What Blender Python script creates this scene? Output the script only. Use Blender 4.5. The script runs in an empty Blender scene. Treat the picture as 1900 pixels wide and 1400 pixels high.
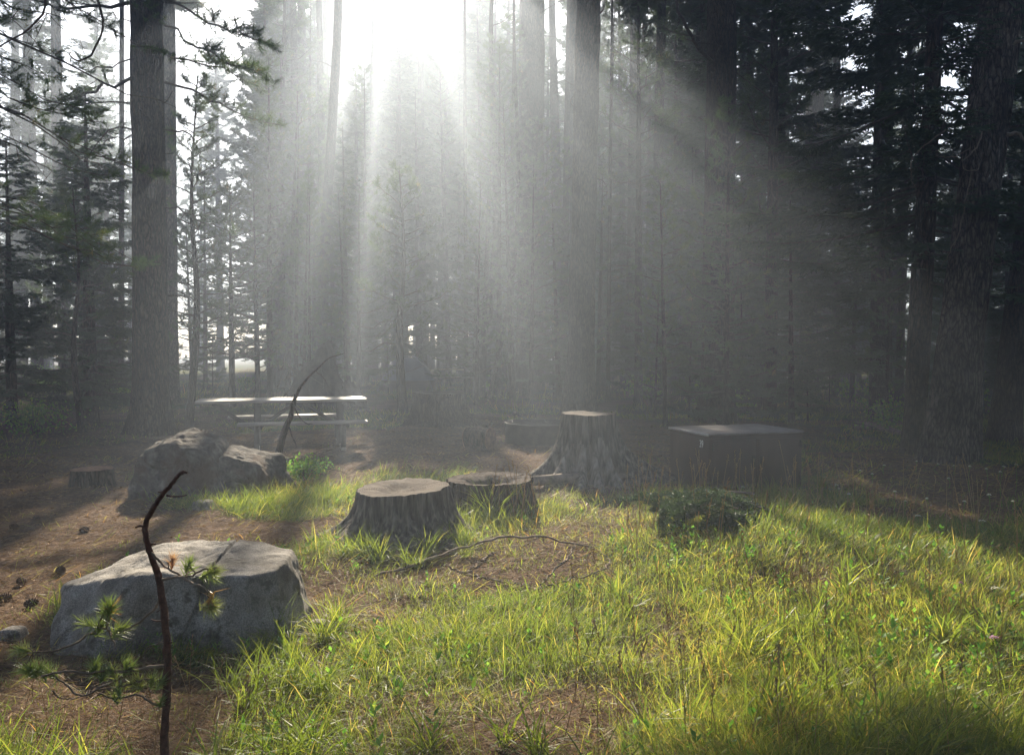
import bpy, math, random
import numpy as np
from mathutils import Vector, Matrix
PI = math.pi; rad = math.radians
scene = bpy.context.scene
C = scene.collection

# ------------------------------------------------------------------ camera, sky, sun, exposure
F, HX, HY, HZ = 1520.0, 950.0, 645.0, 1.6          # focal length in px, centre column, horizon row, eye height
PITCH = math.atan((700 - HY) / F)
cd = bpy.data.cameras.new('camera'); cam = bpy.data.objects.new('camera', cd); C.objects.link(cam)
cam.location = (0, 0, HZ); cam.rotation_euler = (PI/2 - PITCH, 0, 0)
cd.sensor_width = 36; cd.lens = 36 * F / 1900; cd.clip_start = 0.05; cd.clip_end = 2000
scene.camera = cam
SUN_AZ, SUN_EL = rad(-8.2), rad(30.0)              # azimuth measured from +Y, negative to the left
S = np.array([math.sin(SUN_AZ)*math.cos(SUN_EL), math.cos(SUN_AZ)*math.cos(SUN_EL), math.sin(SUN_EL)])
w = bpy.data.worlds.new('World'); scene.world = w; w.use_nodes = True
nt = w.node_tree; bg = nt.nodes['Background']
sk = nt.nodes.new('ShaderNodeTexSky'); sk.sky_type = 'NISHITA'; sk.sun_disc = False
sk.sun_elevation = SUN_EL; sk.sun_rotation = SUN_AZ; sk.air_density = 0.7; sk.dust_density = 0.9; sk.ozone_density = 0.6
nt.links.new(sk.outputs[0], bg.inputs[0]); bg.inputs[1].default_value = 0.05
sl = bpy.data.lights.new('sun', 'SUN'); sl.energy = 5.0; sl.angle = rad(0.5); sl.color = (1.0, 0.885, 0.70)
so = bpy.data.objects.new('sun', sl); C.objects.link(so)
so.rotation_euler = Vector(S).to_track_quat('Z', 'Y').to_euler(); so.location = Vector(S) * 60
scene.view_settings.view_transform = 'Standard'; scene.view_settings.look = 'None'
scene.view_settings.exposure = 2.0; scene.view_settings.gamma = 1
scene.render.engine = 'CYCLES'
cy = scene.cycles
cy.max_bounces = 5; cy.diffuse_bounces = 3; cy.glossy_bounces = 2; cy.transmission_bounces = 2
cy.volume_bounces = 1; cy.transparent_max_bounces = 4; cy.use_denoising = True
cy.sample_clamp_indirect = 4.0

HAZE_DENSITY = 0.0078
# ------------------------------------------------------------------ maths helpers
FW = np.array([0, math.cos(PITCH), -math.sin(PITCH)]); UP = np.array([0, math.sin(PITCH), math.cos(PITCH)])
def ray(px, py):
    return FW + np.array([1.0, 0, 0]) * (px - HX) / F + UP * (700 - py) / F
def at(px, py, Y):
    d = ray(px, py); return np.array([0, 0, HZ]) + d * (Y / d[1])
def project(P):
    P = np.atleast_2d(P); v = P - np.array([0, 0, HZ]); dep = v @ FW
    dep = np.where(dep < 0.05, 0.05, dep)
    return HX + F * v[:, 0] / dep, 700 - F * (v @ UP) / dep
def _h(i, j, k, seed):
    n = (i * 374761393 + j * 668265263 + k * 2147483647 + seed * 1274126177) & 0xffffffff
    n = ((n ^ (n >> 13)) * 1274126177) & 0xffffffff
    n = n ^ (n >> 16)
    return (n & 0xffff) / 32767.5 - 1.0
def vn(P, seed=0):
    P = np.asarray(P, float); I = np.floor(P).astype(np.int64); f = P - I; f = f * f * (3 - 2 * f)
    r = 0
    for a in (0, 1):
        for b in (0, 1):
            for c in (0, 1):
                wgt = (f[..., 0] if a else 1 - f[..., 0]) * (f[..., 1] if b else 1 - f[..., 1]) * (f[..., 2] if c else 1 - f[..., 2])
                r = r + wgt * _h(I[..., 0] + a, I[..., 1] + b, I[..., 2] + c, seed)
    return r
def fbm(P, seed=0, oct=4):
    P = np.asarray(P, float); r = 0; a = 1.0
    for o in range(oct):
        r = r + a * vn(P * (2.03 ** o) + 17.3 * o, seed + o); a *= 0.5
    return r
def ground(x, y):
    x = np.asarray(x, float); y = np.asarray(y, float)
    z = 0.035 * np.sin(x * 0.9 + 1.3) * np.cos(y * 0.55) + 0.03 * np.sin(y * 1.1 + x * 0.4)
    P = np.stack([x, y, 0 * x], -1)
    z = z + 0.05 * vn(P * 0.35, 5) + 0.022 * vn(P * 1.7, 6) + 0.010 * vn(P * 5.0, 7)
    # needle bank round the stump in the clearing, and a low grassy rise at the right foreground
    z = z + 0.14 * np.exp(-((x + 1.4)**2 / 1.6 + (y - 16.6)**2 / 2.0)) + 0.10 * np.exp(-((x - 2.3)**2 / 1.3 + (y - 6.2)**2 / 0.9))
    return z
def gz(x, y): return float(ground(x, y))
def gp(px, py):
    Y = HZ / max(0.01, (py - HY) / F)
    for _ in range(25):
        p = at(px, py, Y); Y += (p[2] - gz(p[0], p[1])) * 2.5 * Y / 5 if Y < 12 else (p[2] - gz(p[0], p[1])) * 6
    p = at(px, py, Y); return np.array([p[0], p[1], gz(p[0], p[1])])
def onground(px, Y):
    x = (px - HX) / F * Y; return np.array([x, Y, gz(x, Y)])

# ------------------------------------------------------------------ mesh helpers
class MB:
    """collects pieces; build() links them as ONE mesh object"""
    def __init__(s): s.v = []; s.t = []; s.q = []; s.tm = []; s.qm = []; s.a = []; s.n = 0
    def add(s, V, tri=None, quad=None, mi=0, rnd=0.5):
        V = np.asarray(V, float).reshape(-1, 3)
        s.v.append(V)
        s.a.append(np.broadcast_to(np.asarray(rnd, float), (len(V),)).copy())
        if tri is not None and len(tri): T = np.asarray(tri, np.int64).reshape(-1, 3) + s.n; s.t.append(T); s.tm.append(np.full(len(T), mi))
        if quad is not None and len(quad): Q = np.asarray(quad, np.int64).reshape(-1, 4) + s.n; s.q.append(Q); s.qm.append(np.full(len(Q), mi))
        s.n += len(V)
    def mesh(s, name, mats, smooth=True):
        V = np.concatenate(s.v); T = np.concatenate(s.t) if s.t else np.zeros((0, 3), int); Q = np.concatenate(s.q) if s.q else np.zeros((0, 4), int)
        me = bpy.data.meshes.new(name); me.vertices.add(len(V)); me.vertices.foreach_set('co', V.astype(np.float32).ravel())
        nl = len(T) * 3 + len(Q) * 4; me.loops.add(nl)
        me.loops.foreach_set('vertex_index', np.concatenate([T.ravel(), Q.ravel()]).astype(np.int32))
        nf = len(T) + len(Q); me.polygons.add(nf)
        st = np.concatenate([np.arange(len(T)) * 3, len(T) * 3 + np.arange(len(Q)) * 4]).astype(np.int32)
        me.polygons.foreach_set('loop_start', st)
        mi = np.concatenate((s.tm + s.qm) or [np.zeros(0)]).astype(np.int32) if (s.tm or s.qm) else np.zeros(0, np.int32)
        me.polygons.foreach_set('material_index', mi)
        me.polygons.foreach_set('use_smooth', np.full(nf, smooth))
        for m in (mats if isinstance(mats, (list, tuple)) else [mats]): me.materials.append(m)
        at_ = me.attributes.new('rnd', 'FLOAT', 'POINT'); at_.data.foreach_set('value', np.concatenate(s.a).astype(np.float32))
        me.update(calc_edges=True); me.validate()
        return me
    def build(s, name, mats, parent=None, smooth=True):
        o = bpy.data.objects.new(name, s.mesh(name, mats, smooth)); C.objects.link(o)
        if parent is not None: o.parent = parent
        return o
def tag(o, label=None, cat=None, group=None, kind=None):
    if label: o['label'] = label
    if cat: o['category'] = cat
    if group: o['group'] = group
    if kind: o['kind'] = kind
    return o
def thing(name, label, cat, loc=(0, 0, 0), rz=0, group=None):
    o = bpy.data.objects.new(name, None); C.objects.link(o); o.location = tuple(loc); o.rotation_euler = (0, 0, rz)
    o.empty_display_size = 0.2
    return tag(o, label, cat, group)
def copy_tree(o, parent=None):
    c = o.copy(); C.objects.link(c)
    if parent is not None: c.parent = parent
    for ch in list(o.children): copy_tree(ch, c)
    return c
def nrm(v): v = np.asarray(v, float); return v / (np.linalg.norm(v, axis=-1, keepdims=True) + 1e-12)
def smooth_path(P, n):
    """Catmull-Rom through the points"""
    P = np.asarray(P, float); Pm = np.vstack([2 * P[0] - P[1], P, 2 * P[-1] - P[-2]])
    out = []
    seg = len(P) - 1; ts = np.linspace(0, seg, n)
    for t in ts:
        i = min(int(t), seg - 1); u = t - i; a, b, c, d = Pm[i:i+4]
        out.append(0.5 * ((2*b) + (-a + c)*u + (2*a - 5*b + 4*c - d)*u*u + (-a + 3*b - 3*c + d)*u**3))
    return np.array(out)
def tube(mb, P, R, sides=6, mi=0, cap=True, rough=0.0, seed=0, rnd=0.5, capmi=None):
    P = np.asarray(P, float); n = len(P); R = np.interp(np.linspace(0, 1, n), np.linspace(0, 1, len(R)), R) if np.ndim(R) else np.full(n, R)
    T = np.gradient(P, axis=0); T = nrm(T)
    ref = np.array([0, 0, 1.0]) if abs(T[:, 2]).mean() < 0.8 else np.array([1.0, 0, 0])
    A = nrm(np.cross(T, ref)); B = np.cross(T, A)
    th = np.arange(sides) / sides * 2 * PI
    ring = A[:, None] * np.cos(th)[None, :, None] + B[:, None] * np.sin(th)[None, :, None]
    rr = np.repeat(R[:, None], sides, 1)
    if rough:
        rr = rr * (1 + rough * vn((P[:, None] + ring * 0.3) * (3.0 / max(R.max(), 0.02)) * 0.35, seed))
    V = P[:, None] + ring * rr[..., None]
    i = np.arange(n - 1)[:, None] * sides; j = np.arange(sides)[None]; j2 = (j + 1) % sides
    Q = np.stack([i + j, i + j2, i + sides + j2, i + sides + j], -1).reshape(-1, 4)
    mb.add(V, quad=Q, mi=mi, rnd=rnd)
    if cap:
        for k, fl in ((0, True), (n - 1, False)):
            base = np.vstack([V[k], P[k][None]]); jj = np.arange(sides); a = jj; b = (jj + 1) % sides
            tri = np.stack([b, a, np.full(sides, sides)], 1) if fl else np.stack([a, b, np.full(sides, sides)], 1)
            mb.add(base, tri=tri, mi=mi if capmi is None else capmi, rnd=rnd)
def box(mb, c, s, M=None, mi=0, bev=0.0, rnd=0.5):
    c = np.asarray(c, float); hx, hy, hz = np.asarray(s, float) / 2; b = min(bev, hx * .45, hy * .45, hz * .45)
    if b <= 0:
        V = np.array([[x, y, z] for z in (-hz, hz) for y in (-hy, hy) for x in (-hx, hx)])
        Q = [[0, 2, 3, 1], [4, 5, 7, 6], [0, 1, 5, 4], [2, 6, 7, 3], [0, 4, 6, 2], [1, 3, 7, 5]]
    else:
        def ringv(x, y, z): return [[x - b, -y, z], [x, -y + b, z], [x, y - b, z], [x - b, y, z], [-x + b, y, z], [-x, y - b, z], [-x, -y + b, z], [-x + b, -y, z]]
        V = ringv(hx - b, hy - b, -hz) + ringv(hx, hy, -hz + b) + ringv(hx, hy, hz - b) + ringv(hx - b, hy - b, hz)
        V = np.array(V); Q = []
        for r in range(3):
            for j in range(8): j2 = (j + 1) % 8; Q.append([r*8 + j, r*8 + j2, r*8 + 8 + j2, r*8 + 8 + j])
        for r, fl in ((0, 1), (24, 0)):
            for q in ([0, 1, 2, 3], [0, 3, 4, 7], [4, 5, 6, 7]):
                q = [r + k for k in q]; Q.append(q[::-1] if fl else q)
    if M is not None: V = V @ np.asarray(M, float).T
    mb.add(V + c, quad=Q, mi=mi, rnd=rnd)
def beam(mb, a, b, wd, th, mi=0, bev=0.004):
    a = np.asarray(a, float); b = np.asarray(b, float); d = b - a; L = np.linalg.norm(d); z = d / L
    ref = np.array([0, 0, 1.0]) if abs(z[2]) < 0.9 else np.array([0, 1.0, 0])
    x = nrm(np.cross(ref, z)); y = np.cross(z, x); box(mb, (a + b) / 2, (wd, th, L), np.stack([x, y, z], 1), mi, bev)

# ------------------------------------------------------------------ materials
def newmat(name):
    m = bpy.data.materials.new(name); m.use_nodes = True; n = m.node_tree; n.nodes.clear()
    out = n.nodes.new('ShaderNodeOutputMaterial'); return m, n, out
def node(n, t, **k):
    x = n.nodes.new(t)
    for a, b in k.items(): setattr(x, a, b)
    return x
def ramp(n, fac, stops):
    r = node(n, 'ShaderNodeValToRGB'); e = r.color_ramp.elements
    while len(e) < len(stops): e.new(0.5)
    for el, (p, c) in zip(e, stops): el.position = p; el.color = (*c, 1)
    n.links.new(fac, r.inputs[0]); return r.outputs[0]
def noisetex(n, scale, stretch=(1, 1, 1), detail=6, rough=0.6, coord='Object'):
    tc = node(n, 'ShaderNodeTexCoord'); mp = node(n, 'ShaderNodeMapping'); mp.inputs['Scale'].default_value = stretch
    n.links.new(tc.outputs[coord], mp.inputs[0]); t = node(n, 'ShaderNodeTexNoise'); t.inputs['Scale'].default_value = scale
    t.inputs['Detail'].default_value = detail; t.inputs['Roughness'].default_value = rough
    n.links.new(mp.outputs[0], t.inputs['Vector']); return t.outputs['Fac']
def mixc(n, f, a, b, mode='MIX'):
    m = node(n, 'ShaderNodeMix', data_type='RGBA', blend_type=mode)
    for i, v in ((0, f), (6, a), (7, b)):
        if hasattr(v, 'is_linked') or isinstance(v, bpy.types.NodeSocket): n.links.new(v, m.inputs[i])
        else: m.inputs[i].default_value = v if i == 0 else (*v, 1)
    return m.outputs[2]
def surf(name, stops, scale=6, stretch=(1, 1, 1), rough=0.85, bump=0.5, bscale=30, bstretch=None, second=None, dist=0.02, spec=0.3, metal=0.0):
    m, n, out = newmat(name)
    b = node(n, 'ShaderNodeBsdfPrincipled'); b.inputs['Roughness'].default_value = rough; b.inputs['Specular IOR Level'].default_value = spec
    b.inputs['Metallic'].default_value = metal
    c = ramp(n, noisetex(n, scale, stretch), stops)
    if second:
        f = ramp(n, noisetex(n, second[0], second[1], 4), [(second[3] - .07, (0, 0, 0)), (second[3] + .07, (1, 1, 1))]); c = mixc(n, f, c, second[2])
    n.links.new(c, b.inputs['Base Color'])
    bp = node(n, 'ShaderNodeBump'); bp.inputs['Strength'].default_value = bump; bp.inputs['Distance'].default_value = dist
    n.links.new(noisetex(n, bscale, bstretch or stretch, 8, .65), bp.inputs['Height']); n.links.new(bp.outputs[0], b.inputs['Normal'])
    n.links.new(b.outputs[0], out.inputs[0]); return m
def leafmat(name, stops, trans=0.45, tcol=1.6, gloss=0.06):
    m, n, out = newmat(name); a = node(n, 'ShaderNodeAttribute', attribute_name='rnd')
    c = ramp(n, a.outputs['Fac'], stops)
    d = node(n, 'ShaderNodeBsdfDiffuse'); t = node(n, 'ShaderNodeBsdfTranslucent'); g = node(n, 'ShaderNodeBsdfGlossy'); g.inputs['Roughness'].default_value = 0.45
    n.links.new(c, d.inputs[0])
    tc = mixc(n, 1.0, c, (tcol, tcol * 1.05, tcol * 0.55), 'MULTIPLY'); n.links.new(tc, t.inputs[0])
    m1 = node(n, 'ShaderNodeMixShader'); m1.inputs[0].default_value = trans; n.links.new(d.outputs[0], m1.inputs[1]); n.links.new(t.outputs[0], m1.inputs[2])
    m2 = node(n, 'ShaderNodeMixShader'); m2.inputs[0].default_value = gloss; n.links.new(m1.outputs[0], m2.inputs[1]); n.links.new(g.outputs[0], m2.inputs[2])
    n.links.new(m2.outputs[0], out.inputs[0]); return m
M = {}
M['bark'] = surf('bark', [(.32, (.04, .028, .022)), (.5, (.095, .068, .054)), (.68, (.17, .13, .105))], 24, (1, 1, .16), .95, 1.0, 14, (1, 1, .25), dist=.09)
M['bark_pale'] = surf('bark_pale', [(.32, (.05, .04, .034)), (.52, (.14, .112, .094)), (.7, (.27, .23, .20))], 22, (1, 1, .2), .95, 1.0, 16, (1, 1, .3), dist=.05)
def barkmat(name, dark, mid, light, sc=11):
    m, n, out = newmat(name); b = node(n, 'ShaderNodeBsdfPrincipled'); b.inputs['Roughness'].default_value = .95; b.inputs['Specular IOR Level'].default_value = .15
    tc = node(n, 'ShaderNodeTexCoord'); mp = node(n, 'ShaderNodeMapping'); mp.inputs['Scale'].default_value = (1, 1, .22); n.links.new(tc.outputs['Object'], mp.inputs[0])
    nz = node(n, 'ShaderNodeTexNoise'); nz.inputs['Scale'].default_value = 9; nz.inputs['Detail'].default_value = 5; n.links.new(mp.outputs[0], nz.inputs['Vector'])
    ad = node(n, 'ShaderNodeVectorMath', operation='MULTIPLY_ADD'); n.links.new(nz.outputs['Color'], ad.inputs[0]); ad.inputs[1].default_value = (.16, .16, .16); n.links.new(mp.outputs[0], ad.inputs[2])
    vo = node(n, 'ShaderNodeTexVoronoi', feature='DISTANCE_TO_EDGE'); vo.inputs['Scale'].default_value = sc; n.links.new(ad.outputs[0], vo.inputs['Vector'])
    e = ramp(n, vo.outputs['Distance'], [(0, (0, 0, 0)), (.16, (.75, .75, .75)), (.35, (1, 1, 1))])
    pl = ramp(n, noisetex(n, 30, (1, 1, .5), 8, .7), [(.3, dark), (.5, mid), (.7, light)])
    big = ramp(n, noisetex(n, 1.6, (1, 1, .6), 4), [(.35, (.6, .58, .58)), (.65, (1.15, 1.1, 1.05))])
    c = mixc(n, 1.0, mixc(n, e, (dark[0] * .45, dark[1] * .42, dark[2] * .4), pl), big, 'MULTIPLY'); n.links.new(c, b.inputs['Base Color'])
    h = mixc(n, .35, e, noisetex(n, 55, (1, 1, .5), 8, .7)); bp = node(n, 'ShaderNodeBump'); bp.inputs['Strength'].default_value = 1; bp.inputs['Distance'].default_value = .05
    n.links.new(h, bp.inputs['Height']); n.links.new(bp.outputs[0], b.inputs['Normal']); n.links.new(b.outputs[0], out.inputs[0]); return m
M['bark'] = barkmat('bark', (.042, .028, .021), (.092, .064, .048), (.165, .12, .092), 19)
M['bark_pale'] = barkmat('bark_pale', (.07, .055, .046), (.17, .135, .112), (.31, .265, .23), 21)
M['twig'] = surf('twig', [(.35, (.05, .038, .03)), (.65, (.14, .11, .09))], 20, rough=.95, bump=.3)
M['deadwood'] = surf('deadwood', [(.3, (.10, .07, .05)), (.6, (.26, .20, .15)), (.8, (.36, .29, .22))], 14, (1, 1, 1), .9, .5)
M['redtwig'] = surf('redtwig', [(.35, (.055, .024, .016)), (.6, (.13, .06, .04)), (.8, (.24, .13, .09))], 60, rough=.75, bump=.7, bscale=160, dist=.004)
M['palewood'] = surf('palewood', [(.34, (.07, .055, .045)), (.5, (.21, .175, .14)), (.68, (.36, .31, .26))], 22, (1, 1, .1), .9, .8, 22, (1, 1, .12), dist=.02)
M['stumpwood'] = surf('stumpwood', [(.34, (.035, .028, .022)), (.5, (.12, .10, .08)), (.66, (.29, .25, .20))], 26, (1, 1, .07), .95, 1.0, 26, (1, 1, .08), dist=.03)
m, n, out = newmat('cuttop'); b = node(n, 'ShaderNodeBsdfPrincipled'); b.inputs['Roughness'].default_value = .95
wv = node(n, 'ShaderNodeTexWave', wave_type='RINGS', rings_direction='Z'); wv.inputs['Scale'].default_value = 16; wv.inputs['Distortion'].default_value = 2.5; wv.inputs['Detail'].default_value = 3
tc = node(n, 'ShaderNodeTexCoord'); n.links.new(tc.outputs['Object'], wv.inputs['Vector'])
c = mixc(n, .4, ramp(n, noisetex(n, 20, detail=9, rough=.75), [(.3, (.035, .025, .019)), (.5, (.095, .07, .052)), (.7, (.20, .155, .118))]), ramp(n, wv.outputs['Fac'], [(.2, (.04, .03, .022)), (.8, (.17, .125, .09))]))
c = mixc(n, ramp(n, noisetex(n, 5, detail=6), [(.5, (0, 0, 0)), (.6, (1, 1, 1))]), c, (.06, .042, .03)); n.links.new(c, b.inputs['Base Color'])
bp = node(n, 'ShaderNodeBump'); bp.inputs['Strength'].default_value = 1; bp.inputs['Distance'].default_value = .02; n.links.new(noisetex(n, 50, detail=9, rough=.75), bp.inputs['Height']); n.links.new(bp.outputs[0], b.inputs['Normal']); n.links.new(b.outputs[0], out.inputs[0]); M['cuttop'] = m
M['redcut'] = surf('redcut', [(.3, (.12, .055, .035)), (.7, (.27, .14, .085))], 12, rough=.9, bump=.5)
M['table'] = surf('table_wood', [(.3, (.20, .165, .13)), (.55, (.38, .32, .26)), (.75, (.50, .43, .36))], 5, (.35, 6, 6), .55, .5, 8, (.3, 9, 9), dist=.01, spec=.5)
M['tableleg'] = surf('table_leg', [(.35, (.045, .036, .03)), (.7, (.10, .085, .07))], 8, rough=.7, bump=.3)
M['steel'] = surf('painted_steel', [(.3, (.050, .024, .018)), (.55, (.072, .036, .027)), (.75, (.095, .05, .038))], 5, (1, 1, .5), .62, .15, 60, second=(7, (1, 1, .6), (.045, .028, .022), .62), dist=.004)
M['steeltop'] = surf('dusty_steel', [(.3, (.16, .13, .115)), (.6, (.27, .23, .21)), (.8, (.36, .31, .28))], 6, rough=.6, bump=.3, bscale=50, dist=.004)
M['edge'] = surf('worn_edge', [(.3, (.45, .40, .38)), (.7, (.62, .58, .55))], 20, rough=.35, bump=.1, metal=.4)
M['iron'] = surf('rusty_iron', [(.3, (.035, .030, .028)), (.6, (.075, .062, .055)), (.8, (.13, .085, .06))], 8, rough=.7, bump=.4)
M['numpaint'] = surf('number_paint', [(.4, (.55, .53, .50)), (.6, (.75, .73, .70))], 30, rough=.7, bump=.05)
M['tent'] = surf('tent_fabric', [(.3, (.12, .14, .21)), (.7, (.17, .19, .27))], 3, rough=.7, bump=.1)
M['tentlow'] = surf('tent_skirt', [(.3, (.10, .08, .075)), (.7, (.14, .11, .10))], 3, rough=.8, bump=.1)
M['soil'] = surf('root_soil', [(.3, (.03, .022, .018)), (.5, (.07, .05, .04)), (.75, (.12, .09, .07))], 5, rough=1, bump=1, bscale=18, dist=.06)
M['cone'] = surf('pine_cone', [(.3, (.07, .04, .025)), (.7, (.17, .10, .06))], 40, rough=.9, bump=.8, bscale=80)
M['needle'] = leafmat('pine_needles', [(0, (.030, .052, .020)), (.5, (.052, .085, .030)), (.86, (.085, .115, .036)), (1, (.22, .13, .06))])
M['firneedle'] = leafmat('fir_needles', [(0, (.022, .042, .022)), (.6, (.038, .065, .030)), (1, (.07, .10, .035))], .35, 1.5)
M['sapneedle'] = leafmat('sapling_needles', [(0, (.10, .15, .05)), (.55, (.18, .23, .08)), (.8, (.28, .28, .10)), (.9, (.38, .17, .06)), (1, (.50, .30, .26))], .4, 1.7, .12)
M['grass'] = leafmat('grass_blades', [(0, (.050, .080, .020)), (.32, (.115, .150, .030)), (.55, (.20, .215, .045)), (.72, (.31, .275, .075)), (.9, (.40, .31, .14)), (1, (.36, .19, .08))], .58, 2.0, .035)
M['leaf'] = leafmat('broad_leaves', [(0, (.05, .13, .03)), (.6, (.12, .24, .05)), (1, (.26, .30, .07))], .5, 1.8, .015)
M['straw'] = leafmat('dry_straw', [(0, (.12, .065, .035)), (.5, (.24, .145, .075)), (.8, (.38, .25, .14)), (1, (.42, .31, .19))], .25, 1.2, .015)
M['petal'] = leafmat('white_petals', [(0, (.62, .62, .55)), (1, (.80, .78, .68))], .3, 1.1, .02)
M['pink'] = leafmat('pink_petals', [(0, (.42, .22, .40)), (1, (.62, .38, .58))], .4, 1.2, .02)
# granite
m, n, out = newmat('granite'); b = node(n, 'ShaderNodeBsdfPrincipled'); b.inputs['Roughness'].default_value = .85
sp = ramp(n, noisetex(n, 130, detail=4), [(.33, (.14, .135, .13)), (.5, (.30, .285, .27)), (.64, (.43, .41, .38))])
bl = ramp(n, noisetex(n, 4, detail=7), [(.34, (.38, .33, .28)), (.5, (.78, .73, .67)), (.64, (1.1, 1.06, 1.0))])
c = mixc(n, 1.0, sp, bl, 'MULTIPLY')
li = ramp(n, noisetex(n, 7, detail=8, rough=.7), [(.53, (0, 0, 0)), (.60, (1, 1, 1))]); c = mixc(n, li, c, (.105, .09, .07))
n.links.new(c, b.inputs['Base Color']); bp = node(n, 'ShaderNodeBump'); bp.inputs['Strength'].default_value = 1; bp.inputs['Distance'].default_value = .02
n.links.new(noisetex(n, 13, detail=12, rough=.72), bp.inputs['Height']); n.links.new(bp.outputs[0], b.inputs['Normal']); n.links.new(b.outputs[0], out.inputs[0]); M['granite'] = m
M['granite_dark'] = surf('lichened_granite', [(.3, (.04, .033, .028)), (.48, (.10, .085, .072)), (.6, (.17, .15, .13)), (.75, (.26, .23, .20))], 7, rough=.95, bump=1, bscale=20, second=(3, (1, 1, 1), (.10, .065, .045), .54), dist=.03)
# forest floor
m, n, out = newmat('forest_floor'); b = node(n, 'ShaderNodeBsdfPrincipled'); b.inputs['Roughness'].default_value = 1; b.inputs['Specular IOR Level'].default_value = .1
c1 = ramp(n, noisetex(n, 26, detail=10, rough=.75), [(.32, (.05, .032, .022)), (.47, (.135, .085, .055)), (.6, (.24, .16, .105)), (.75, (.36, .26, .18))])
c2 = ramp(n, noisetex(n, 1.1, detail=5), [(.35, (.55, .5, .45)), (.65, (1, 1, 1))]); c = mixc(n, 1.0, c1, c2, 'MULTIPLY')
ga = node(n, 'ShaderNodeAttribute', attribute_name='rnd'); c = mixc(n, ga.outputs['Fac'], c, mixc(n, noisetex(n, 14), (.035, .05, .018), (.085, .10, .035)))
n.links.new(c, b.inputs['Base Color']); bp = node(n, 'ShaderNodeBump'); bp.inputs['Strength'].default_value = 1; bp.inputs['Distance'].default_value = .03
n.links.new(noisetex(n, 45, detail=10, rough=.75), bp.inputs['Height']); n.links.new(bp.outputs[0], b.inputs['Normal']); n.links.new(b.outputs[0], out.inputs[0]); M['floor'] = m

# ------------------------------------------------------------------ where grass grows: bare patches given as outlines on the ground
def inpoly(x, y, poly):
    r = np.zeros(len(x), bool); j = len(poly) - 1
    for i in range(len(poly)):
        xi, yi = poly[i]; xj, yj = poly[j]
        c = ((yi > y) != (yj > y)) & (x < (xj - xi) * (y - yi) / (yj - yi + 1e-9) + xi); r ^= c; j = i
    return r
BARE_PX = [
 (0.02, [(-900, 905), (-200, 880), (120, 862), (240, 860), (300, 925), (420, 985), (600, 975), (640, 1000), (560, 1015), (220, 1030), (90, 1130), (90, 1240), (-100, 1300), (-900, 1500)]),
 (0.10, [(-100, 1230), (120, 1220), (520, 1240), (490, 1320), (420, 1390), (300, 1440), (20, 1450), (-200, 1450)]),
 (0.03, [(330, 800), (560, 800), (700, 805), (760, 790), (790, 775), (900, 775), (1100, 790), (1250, 800), (1255, 900), (1230, 915), (985, 918), (960, 893), (830, 885), (740, 880), (640, 878), (560, 850), (420, 845), (240, 850), (200, 830)]),
 (0.25, [(0, 770), (240, 760), (420, 770), (600, 830), (240, 860), (0, 880), (-300, 880)]),
 (0.35, [(520, 1060), (640, 1030), (700, 1090), (690, 1150), (640, 1240), (560, 1300), (480, 1240)]),
 (0.28, [(650, 1010), (900, 985), (1150, 990), (1130, 1070), (900, 1110), (700, 1110)]),
 (0.35, [(1000, 935), (1240, 940), (1260, 1010), (1130, 1030), (1000, 990)]),
 (0.25, [(1490, 825), (1720, 840), (1690, 878), (1480, 888)]),
 (0.6, [(1080, 1310), (1270, 1300), (1300, 1420), (1060, 1420)]),
 (0.35, [(1130, 1140), (1260, 1130), (1290, 1220), (1160, 1230)]),
]
BARE = []
for dns, poly in BARE_PX:
    BARE.append((dns, [tuple(at(px, py, HZ / ((py - HY) / F))[:2]) for px, py in poly]))
def grass_density(x, y):
    P = np.stack([x, y, 0 * x], -1); s = 0.05 + 0.03 * y
    xx = x + s * fbm(P * 1.6 / (0.4 + 0.05 * y)[..., None], 31, 3); yy = y + 1.6 * s * fbm(P * 1.6 / (0.4 + 0.05 * y)[..., None], 41, 3)
    d = np.full(len(x), 0.9)
    for dns, poly in BARE: d = np.where(inpoly(xx, yy, poly), np.minimum(d, dns), d)
    cl = fbm(P * 0.9, 51, 3); d = d * np.clip(0.66 + 0.95 * cl, 0.10, 1.2)
    return np.clip(d, 0, 1)

# ------------------------------------------------------------------ ground: one sheet, fine near the camera
def axis(lo, hi, fine_lo, fine_hi, step, grow=1.12):
    a = list(np.arange(fine_lo, fine_hi, step)); s = step; v = fine_hi
    while v < hi: a.append(v); s *= grow; v += s
    a.append(hi); s = step; v = fine_lo - step
    while v > lo: a.insert(0, v); s *= grow; v -= s
    a.insert(0, lo); return np.array(a)
gx = axis(-95, 95, -6, 6, 0.05); gy = axis(-18, 135, 2, 14, 0.05)
X, Y = np.meshgrid(gx, gy); Z = ground(X, Y); nx, ny = len(gx), len(gy)
rough = 0.012 * fbm(np.stack([X, Y, 0*X], -1) * 9, 3, 3) * (np.abs(X) < 9) * (Y < 20); Z = Z + rough
mb = MB(); i, j = np.meshgrid(np.arange(ny - 1), np.arange(nx - 1), indexing='ij'); a = i * nx + j
gd = grass_density(X.ravel(), np.maximum(Y.ravel(), 0.1))
mb.add(np.stack([X, Y, Z], -1), quad=np.stack([a, a + 1, a + nx + 1, a + nx], -1).reshape(-1, 4), rnd=np.clip((gd - .2) * 1.3, 0, 1))
tag(mb.build('ground', M['floor']), 'forest floor of brown needle litter and grass', 'ground', kind='structure')

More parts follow.
